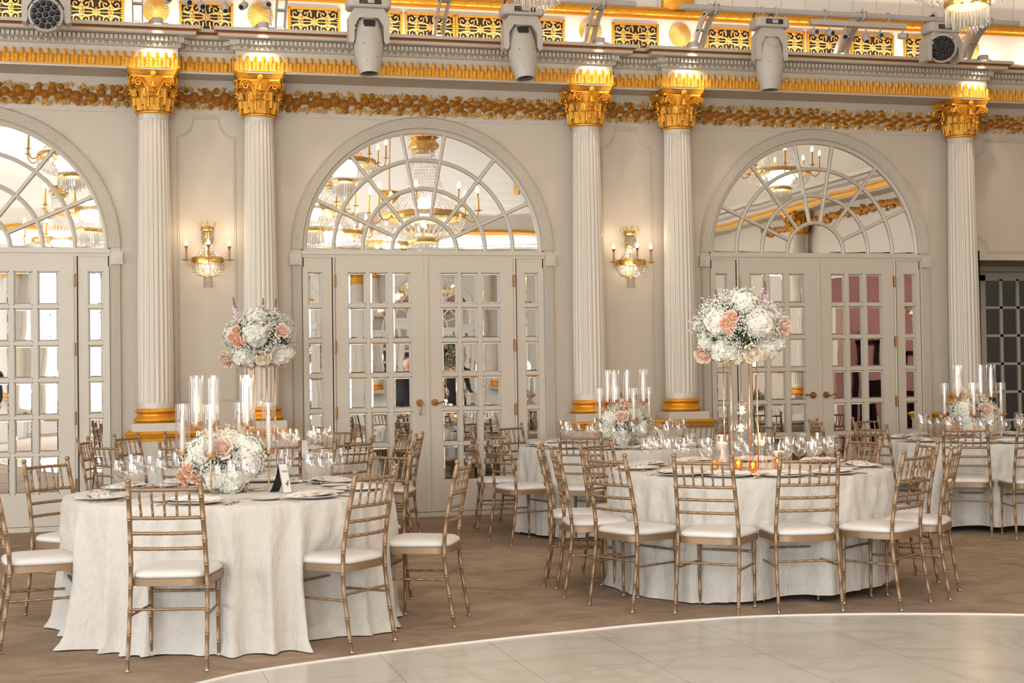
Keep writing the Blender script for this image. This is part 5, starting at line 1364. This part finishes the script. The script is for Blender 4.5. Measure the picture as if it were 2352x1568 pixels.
def rose_mesh(n=17, open_=1.0):
    mb = MB()
    for i in range(n):
        u = i/(n-1); a = i*2.4; r0 = .004+.017*u*open_; h = .034-.010*u; ww = .55+.35*(1-u); ln = 5
        vs = []
        for j in range(5):
            v = j/4; z = h*v*(1-.12*u)-.012*u; rr = r0*(.55+.75*sin(v*1.9)) + (.010*u*max(0, v-.6)*2.2)
            if j == 4: z -= .004*u
            for k in range(-2, 3):
                aa = a+k*ww*.5*(1-.25*(v-.5)**2*4*.5)*(1.1-.2*v); vs.append((rr*cos(aa), rr*sin(aa), z-(.003*abs(k) if j == 4 else 0)))
        mb.add(vs, [(j*5+k, j*5+k+1, (j+1)*5+k+1, (j+1)*5+k) for j in range(4) for k in range(4)])
    mb.ball((0, 0, .004), .013, 8, 5, .8); return mb
RO = [rose_mesh(), rose_mesh(13, .8)]
SHARED = {}
def shared_obj(name, key, mbs, mt, parent, M_):
    k = (key, mt.name)
    if k not in SHARED:
        o = obj(name, mbs, mt, None, smooth=True, auto=70); SHARED[k] = o.data; o.parent = parent
    else: o = bpy.data.objects.new(name, SHARED[k]); col.objects.link(o); o.parent = parent
    o.matrix_local = M_; return o
E1 = Vector((cos(-yaw), sin(-yaw), 0)); E2 = Vector((-sin(yaw), -cos(yaw), 0))   # E2 points to the viewer
def arrangement(key, z0, W, H, D, lab, items, gyp=900, leafn=170, low=False, seed=1):
    rnd = random.Random(seed); random.seed(seed)
    cx, cy_ = CTR[key]; t = thing('flower_arrangement', lab, 'flowers', (cx, cy_, z0), 0, 'flower centrepieces')
    def P3(u, v, w_=None):
        """point on the arrangement's front surface at lateral u, height v; or at depth w_"""
        if w_ is None:
            q = 1-(u/W)**2-(v/H)**2; w_ = D*sqrt(max(q, .02))*.88
        return E1*u+E2*w_+Vector((0, 0, v))
    lf = MB()
    for i in range(leafn):
        d = Vector([rnd.gauss(0, 1) for _ in range(3)]).normalized()
        if low and d.z < -.3: d.z = -.2
        p = E1*(d.x*W*.70)+E2*(d.y*D*.70)+Vector((0, 0, d.z*H*.70)); a = rnd.uniform(.026, .045)
        M_ = orient((E1*d.x+E2*d.y+Vector((0,0,d.z*.7)))+Vector([rnd.uniform(-.6, .6) for _ in range(3)]), p, 1)
        lf.add([(0,0,-.01),(a*.38,0,a*.5),(0,.006,a*.5),(-a*.38,0,a*.5),(a*.3,.004,a),(0,.012,a),(-a*.3,.004,a),(0,.006,a*1.5)], [(0,1,2),(0,2,3),(1,4,5,2),(2,5,6,3),(4,7,5),(5,7,6)], M_)
    b = MB(); b.ball((0, 0, 0), 1, 16, 10); lf.add([E1*(x*W*.66)+E2*(y*D*.66)+Vector((0, 0, z*H*.66)) for x, y, z in b.v], b.f)
    o = obj('foliage', lf, M['leaf'], t); o['kind'] = 'stuff'
    gm = MB(); st = MB()
    for c in range(gyp*9//26):
        d = Vector([rnd.gauss(0, 1) for _ in range(3)]).normalized()
        if low and d.z < -.35: continue
        k = rnd.uniform(.82, 1.05); p = E1*(d.x*W*k)+E2*(d.y*D*k)+Vector((0, 0, d.z*H*k)); st.tube([p*.6, p], .0010, 3, cap=False)
        for j in range(13):
            q = p+Vector([rnd.gauss(0, .017) for _ in range(3)]); r = rnd.uniform(.0042, .0072); gm.octa(q, r, r)
            if j % 3 == 0: st.tube([p*.92, q], .0006, 3, cap=False)
    o = obj('babys_breath', gm, M['gyp'], t); o['kind'] = 'stuff'
    obj('fine_stems', st, M['stem'], t)['kind'] = 'stuff'
    for it in items:
        kd, u, v = it[0], it[1], it[2]; s = it[3] if len(it) > 3 else 1
        p = P3(u, v, it[4] if len(it) > 4 else None); dr = Vector((p.x/W, p.y/W, p.z/H*.8)).normalized()+E2*.25
        if kd == 'h': shared_obj('hydrangea', 'h%d' % rnd.randrange(3), HY[rnd.randrange(3)], M['hyd'], t, orient(dr, p*.87, s*.98, rnd.uniform(0, 6)))
        elif kd in 'rbi':
            mt = M[dict(r='rose', b='blush', i='ivory')[kd]]; o = shared_obj('rose', 'r%d' % (s < 1.1), RO[0 if s >= 1.1 else 1], mt, t, orient(dr+E2*.6, p*1.06+E2*.02, s*1.2, rnd.uniform(0, 6)))
            o['label'] = dict(r='small peach rose', b='blush rose', i='ivory rose')[kd]
        elif kd == 's':      # stock: spire of pink florets with a budding green tip
            top = P3(it[3], it[4], it[5] if len(it) > 5 else .02); p = P3(u, v, it[5] if len(it) > 5 else .02); ax = (top-p)
            fl = MB(); gr = MB(); gr.tube([p, p+ax*.5+Vector((.006, 0, 0)), top], [.003, .0025, .0015], 5)
            for i in range(48):
                w_ = rnd.random()*.62; dd = Vector([rnd.gauss(0, 1) for _ in range(3)]).normalized(); q = p+ax*w_+dd*.025*(1-w_*.5)
                floret(fl, orient(dd+Vector((0,0,.3)), q, rnd.uniform(.7, 1.0)))
            for i in range(16):
                w_ = .60+.4*i/15; dd = Vector((cos(i*2.4), sin(i*2.4), .6)); q = p+ax*w_+dd*.011*(1.5-w_); gr.tube([p+ax*(w_-.03), q], .0008, 3, cap=False); gr.ball(q, .0042, 5, 4, 1.4)
            g = obj('stock_stem', gr, M['stem'], t); obj('stock_flowers', fl, M['pink'], g)['label'] = 'pale pink stock florets'
    return t
def px2(items, cx, cy_, sc_):
    out = []
    for it in items:
        it = list(it)
        it[1] = (it[1]-cx)/sc_; it[2] = (cy_-it[2])/sc_
        if it[0] == 's': it[3] = (it[3]-cx)/sc_; it[4] = (cy_-it[4])/sc_
        out.append(tuple(it))
    return out
arrangement('B', 1.70, .285, .225, .26, 'big white hydrangea and peach rose arrangement on the tall stand of the candlelit table', px2([
    ('h', 1702, 690, 1.1), ('h', 1630, 742, 1.2), ('h', 1738, 744, 1.35), ('h', 1650, 812, 1.3), ('h', 1762, 803, 1.2), ('h', 1606, 790, .8), ('h', 1690, 825, .9), ('h', 1790, 795, .8), ('h', 1775, 720, .75),
    ('i', 1714, 805, 1.9), ('r', 1667, 731, 1.25), ('r', 1654, 744, 1.25), ('r', 1662, 759, 1.05), ('r', 1670, 746, .7), ('b', 1783, 750, 1.7), ('b', 1613, 809, 1.7),
    ('s', 1645, 720, 1640, 666, .05), ('s', 1692, 722, 1694, 672, .16), ('s', 1752, 700, 1752, 648, .06)], 1695, 745, 347), 1150, 220, seed=5)
arrangement('E', 1.727, .285, .225, .25, 'white hydrangea and peach rose arrangement on the tall stand of the far left table', px2([
    ('h', 596, 722, 1.15), ('h', 532, 770, 1.1), ('h', 600, 768, 1.35), ('h', 563, 824, 1.45), ('h', 652, 822, 1.3), ('h', 610, 838, .85), ('h', 676, 820, .75),
    ('i', 613, 820, 1.8), ('r', 559, 762, 1.2), ('r', 549, 776, 1.2), ('r', 561, 786, 1.35), ('r', 575, 785, 1.0), ('r', 561, 772, .9), ('b', 654, 764, 1.8), ('b', 530, 822, 2.1),
    ('s', 548, 742, 540, 684, .03), ('s', 606, 735, 609, 687, .03), ('s', 634, 735, 638, 688, .03)], 600, 775, 277), 1250, 200, seed=6)
arrangement('A', ZT+.178, .225, .16, .20, 'low white hydrangea and blush rose arrangement among the candles of the near table', px2([
    ('h', 468, 1028, 1.05), ('h', 585, 1022, 1.15), ('h', 590, 1062, 1.05), ('h', 545, 1103, 1.2), ('h', 500, 1100, .9), ('h', 540, 1000, .85), ('h', 440, 1062, .7),
    ('b', 527, 1024, 1.65), ('r', 448, 1072, 1.15), ('r', 461, 1084, 1.2), ('r', 431, 1086, 1.2), ('r', 456, 1064, .9), ('r', 438, 1106, 1.0),
    ('s', 470, 1010, 500, 978, .0), ('s', 500, 1005, 525, 985, .02)], 520, 1055, 402), 1000, 190, True, seed=8)
arrangement('C', ZT+.182, .225, .16, .20, 'low white hydrangea arrangement among the candles of the far middle table', px2([
    ('h', 1395, 958, 1.1), ('h', 1388, 990, 1.1), ('h', 1425, 1010, 1.25), ('h', 1462, 952, 1.0), ('h', 1478, 985, 1.0), ('h', 1474, 1008, .9),
    ('b', 1428, 958, 1.8), ('b', 1374, 990, 1.6), ('r', 1440, 935, 1.1), ('s', 1432, 935, 1430, 903, .02), ('s', 1462, 938, 1464, 908, .0)], 1438, 975, 259), 900, 190, True, seed=9)
arrangement('D', ZT+.205, .215, .185, .19, 'low white hydrangea and pink rose arrangement among the candles of the far right table', px2([
    ('h', 2205, 930, 1.1), ('h', 2222, 975, 1.1), ('h', 2250, 985, 1.1), ('h', 2262, 955, 1.0), ('h', 2210, 955, .9),
    ('b', 2249, 935, 1.9), ('r', 2192, 973, 1.7), ('s', 2213, 925, 2211, 895, .0), ('s', 2242, 920, 2241, 897, .0), ('s', 2268, 935, 2285, 940, .0)], 2237, 950, 256), 900, 190, True, seed=10)
random.seed(21)
for key, rot, ht, lab in (('B', .12, .74, 'tall thin gold flower stand on the candlelit table'), ('E', .55, .79, 'tall thin gold flower stand on the far left table')):
    cx, cy_ = CTR[key]
    t = thing('flower_stand', lab, 'flower stand', (cx, cy_, ZT+.001), -yaw+rot, 'tall gold flower stands')
    mb = MB(); mb.box(-.11, .11, -.11, .11, 0, .006); obj('base_plate', mb, M['rosegold'], t)
    mb = MB(); mb.box(-.10, .10, -.10, .10, ht, ht+.006); obj('top_plate', mb, M['rosegold'], t)
    for sx in (-1, 1):
        for sy in (-1, 1): mb = MB(); mb.tube([(sx*.088, sy*.09, .004), (sx*.088, sy*.09, ht)], .0045, 8); obj('post', mb, M['rosegold'], t, smooth=True)
bx, by_ = CTR['B']
for x, y, z in ((bx+.01, by_+.0, 1.149), (bx+.0, by_-.0, 1.03)):
    put2('globe', globe_maker, 'B', x, y, z, 'hanging glass globe', 'glass globes'); put2('tea', tea_maker, 'B', x, y, z-.036, 'lit tealight in a globe', 'tealights'); point('candle_light', (x, y, z), .7, CANDLE, .02)
put2('globe', globe_maker, 'E', CTR['E'][0]+.0, CTR['E'][1], 1.19, 'hanging glass globe', 'glass globes'); put2('tea', tea_maker, 'E', CTR['E'][0], CTR['E'][1], 1.154, 'lit tealight in a globe', 'tealights')
for key, x, y, h in (('B', 1.02, -5.06, .225), ('B', 1.27, -5.10, .235), ('B', 1.36, -5.20, .165), ('B', 1.10, -4.85, .2), ('E', -1.52, -2.0, .22), ('E', -1.9, -1.75, .2), ('E', -1.45, -1.75, .17)):
    put2('vase%d' % (h*1000), vase_maker(h), key, x, y, ZT+.001, 'straight clear glass vase', 'glass vases'); put2('float', floating_maker, key, x, y, ZT+h-.052, 'lit floating candle', 'floating candles')
    point('candle_light', (x, y, ZT+h+.03), 1.6, CANDLE, .02)
for key, x, y in (('B', .93, -5.15), ('B', 1.09, -5.16), ('B', 1.10, -5.37), ('B', 1.40, -5.10), ('E', -1.65, -2.1)):
    put2('votive', votive_maker, key, x, y, ZT+.001, 'amber glass votive holder', 'votive holders'); put2('tea', tea_maker, key, x, y, ZT+.013, 'amber-lit votive tealight', 'votive tealights'); point('candle_light', (x, y, ZT+.05), .35, (1, .62, .25), .015)
# water in the vases is left clear; table cards
def card(key, x, y, rz, h, label, text=None):
    t = thing('table_card', label, 'table card', (x, y, ZT+.001), rz, 'folded table cards')
    w_ = .060; a = .048; mb = MB(); mb.add([(-w_/2, -a, 0), (w_/2, -a, 0), (w_/2, 0, h), (-w_/2, 0, h)], [(0,1,2,3)]); mb.add([(-w_/2, -a+.002, 0), (w_/2, -a+.002, 0), (w_/2, .001, h-.002), (-w_/2, .001, h-.002)], [(3,2,1,0)])
    mb.f += [(0,4,5,1),(1,5,6,2),(3,7,4,0)]; mb.m += [0]*3
    obj('front_panel', mb, M['card'], t)
    mb = MB(); K = 10; vs = []
    for i in range(K+1): u = i/K; vs += [(-w_/2, .0015+.075*u-.02*sin(pi*u), h*(1-u**1.25)), (w_/2, .0015+.075*u-.02*sin(pi*u), h*(1-u**1.25))]
    n = len(vs); vs += [(x_, y_+.002, z_) for x_, y_, z_ in vs]
    for b_ in (0, n): mb_f = [(b_+2*i, b_+2*i+1, b_+2*i+3, b_+2*i+2) for i in range(K)]; mb.f += mb_f
    mb.v = vs; mb.m = [0]*len(mb.f); obj('back_panel', mb, M['black'], t)
    mb = MB(); fr = [(-w_/2+.002, .05), (w_/2-.002, .05)]
    nrm = Vector((0, -h, a)).normalized()
    def on(u, v): p = Vector((u, -a+a*v/h, v)); return p+nrm*.0008
    for u in (-w_/2+.001, w_/2-.001): mb.tube([on(u, .002), on(u, h-.001)], .0009, 4)
    mb.tube([on(-w_/2, .001), on(w_/2, .001)], .0009, 4); mb.tube([on(-w_/2, h-.001), on(w_/2, h-.001)], .0009, 4); obj('border', mb, M['ink'], t)
    if text:
        for tx, size, v in (('Table', .019, h*.70), (text, .050, h*.22)):
            cu = bpy.data.curves.new('lettering', 'FONT'); cu.body = tx; cu.size = size; cu.align_x = 'CENTER'; cu.extrude = .0002; cu.shear = .35
            o = bpy.data.objects.new('lettering', cu); col.objects.link(o); dg = bpy.context.evaluated_depsgraph_get(); me = bpy.data.meshes.new_from_object(o.evaluated_get(dg)); bpy.data.objects.remove(o)
            q = bpy.data.objects.new('lettering', me); col.objects.link(q); q.parent = t; me.materials.clear(); me.materials.append(M['ink'])
            up = Vector((0, a, h)).normalized(); ex = Vector((1, 0, 0)); p = on(0, v)
            q.matrix_local = Matrix(((ex.x, up.x, nrm.x, p.x), (ex.y, up.y, nrm.y, p.y), (ex.z, up.z, nrm.z, p.z), (0, 0, 0, 1)))
    return t
card('A', -1.90, -5.70, -yaw+.80, .162, 'folded table card reading Table 4, black behind, on the near table', '4')
card('E', -1.42, -2.12, -yaw+.35, .13, 'folded black-backed card on the far left table')
card('E', -1.05, -1.95, -yaw-2.4, .09, 'small dark folded card beside glasses at the right of the far left table')
card('C', 1.72, -1.95, -yaw+.5, .13, 'folded black-backed card right of the flowers on the far middle table')
# ------------------------------------------------------------------ people standing behind the camera, met in the mirrors of the middle doors
def person(x, y, rz, label, bun=False, arm=0):
    t = thing('person', label, 'person', (x, y, 0), rz, 'people reflected in the doors')
    J = [(0,0,.95,.13,.10), (0,.0,1.12,.125,.09), (0,0,1.30,.155,.10), (0,0,1.42,.13,.085), (0,0,1.50,.055,.055), (0,.01,1.56,.052,.052)]
    E_ = [(0,1),(1,2),(2,3),(3,4),(4,5)]
    for s in (-1, 1):
        b = len(J); J += [(s*.10,0,.86,.095,.095), (s*.10,-.01,.50,.062,.065), (s*.105,.01,.12,.045,.05), (s*.11,-.03,.04,.045,.035), (s*.115,-.16,.03,.035,.025)]; E_ += [(0,b),(b,b+1),(b+1,b+2),(b+2,b+3),(b+3,b+4)]
        b = len(J); J += [(s*.19,0,1.41,.058,.058), (s*.23,.0,1.14,.043,.045), (s*.20,-.16 if arm else -.05,.96+arm*.1,.033,.033)]; E_ += [(3,b),(b,b+1),(b+1,b+2)]
    me = bpy.data.meshes.new('suit'); me.from_pydata([j[:3] for j in J], E_, []); o = bpy.data.objects.new('suit', me); col.objects.link(o); o.parent = t; me.materials.append(M['suit'])
    sk = o.modifiers.new('skin', 'SKIN'); sd = o.modifiers.new('sub', 'SUBSURF'); sd.levels = sd.render_levels = 1
    for v_, j in zip(me.skin_vertices[0].data, J): v_.radius = j[3:]
    me.skin_vertices[0].data[0].use_root = True; sk.use_smooth_shade = True
    mb = MB(); mb.lathe([(.001, -.115), (.035, -.108), (.058, -.07), (.072, -.01), (.077, .04), (.070, .085), (.045, .115), (.001, .125)], 20, (0, 0, 1.67), rf=lambda a, z: 1.0+.12*abs(sin(a))+.05*(sin(a) < -.9)); mb.tube([(0, -.085, 1.68), (0, -.105, 1.655), (0, -.085, 1.648)], [.008, .013, .006], 6)
    for s in (-1, 1): mb.ball((s*.076, .005, 1.66), .02, 6, 5, 1.3); mb.ball((s*.028, -.074, 1.682), .009, 6, 4)
    mb.tube([(0, 0, 1.50), (0, 0, 1.60)], .05, 10); hd = obj('head', mb, M['skin'], t, smooth=True)
    mb = MB(); mb.lathe([(.079, .0), (.084, .05), (.078, .095), (.05, .128), (.001, .138)], 18, (0, .012, 1.675), rf=lambda a, z: 1.1 if sin(a) > -.2 else 1.0)
    if bun: mb.ball((0, .05, 1.83), .042, 10, 6)
    obj('hair', mb, M['hair'], hd, smooth=True)
    mb = MB(); mb.ball((0, -.076, 1.635), .012, 8, 4, .35); obj('mouth', mb, mat('lips', (.45, .16, .14), .5), hd, smooth=True)
    for s in (-1, 1):
        mb = MB(); w0 = Vector((s*.20, -.17 if arm else -.06, .93+arm*.1)); mb.tube([w0+Vector((0, .01, .03)), w0+Vector((0, 0, -.02)), w0+Vector((0, -.01, -.07))], [.024, .036, .030], 8, flat=.5)
        for k in range(4): mb.tube([w0+Vector(((k-1.5)*.015*.6, -.01+(k-1.5)*.012, -.065)), w0+Vector((0, -.018+(k-1.5)*.013, -.105)), w0+Vector((-s*.01, -.028+(k-1.5)*.012, -.135+abs(k-1.3)*.008))], [.009, .008, .006], 6)
        mb.tube([w0+Vector((0, -.03, -.01)), w0+Vector((-s*.01, -.055, -.04)), w0+Vector((-s*.015, -.06, -.07))], [.010, .009, .007], 6); obj('hand', mb, M['skin'], t, smooth=True)
person(3.35, -14.4, 2.8, 'person in black with hair in a bun, reflected in the middle mirrored doors', True, 1)
person(2.35, -14.9, 3.3, 'person in a black suit, reflected behind the flower stand in the middle doors', False, 0)
person(-5.6, -14.6, 2.9, 'person in black seen from mid thigh up in the left mirrored doors', False, 0)
# ------------------------------------------------------------------ things of a kind get their place in the row
names_ = ordn+['eighteenth', 'nineteenth', 'twentieth']+['%s' % (a+b) for a in ('twenty-', 'thirty-') for b in ('first', 'second', 'third', 'fourth', 'fifth', 'sixth', 'seventh', 'eighth', 'ninth')]
gr = {}
for o, what, where in ORD: gr.setdefault((what, where), []).append(o)
for (what, where), L in gr.items():
    if len(L) == 1: L[0]['label'] = '%s %s' % (what, where); continue
    L.sort(key=lambda o: project(o.location)[0])
    for i, o in enumerate(L): o['label'] = '%s %s, %s from the left' % (what, where, names_[i])
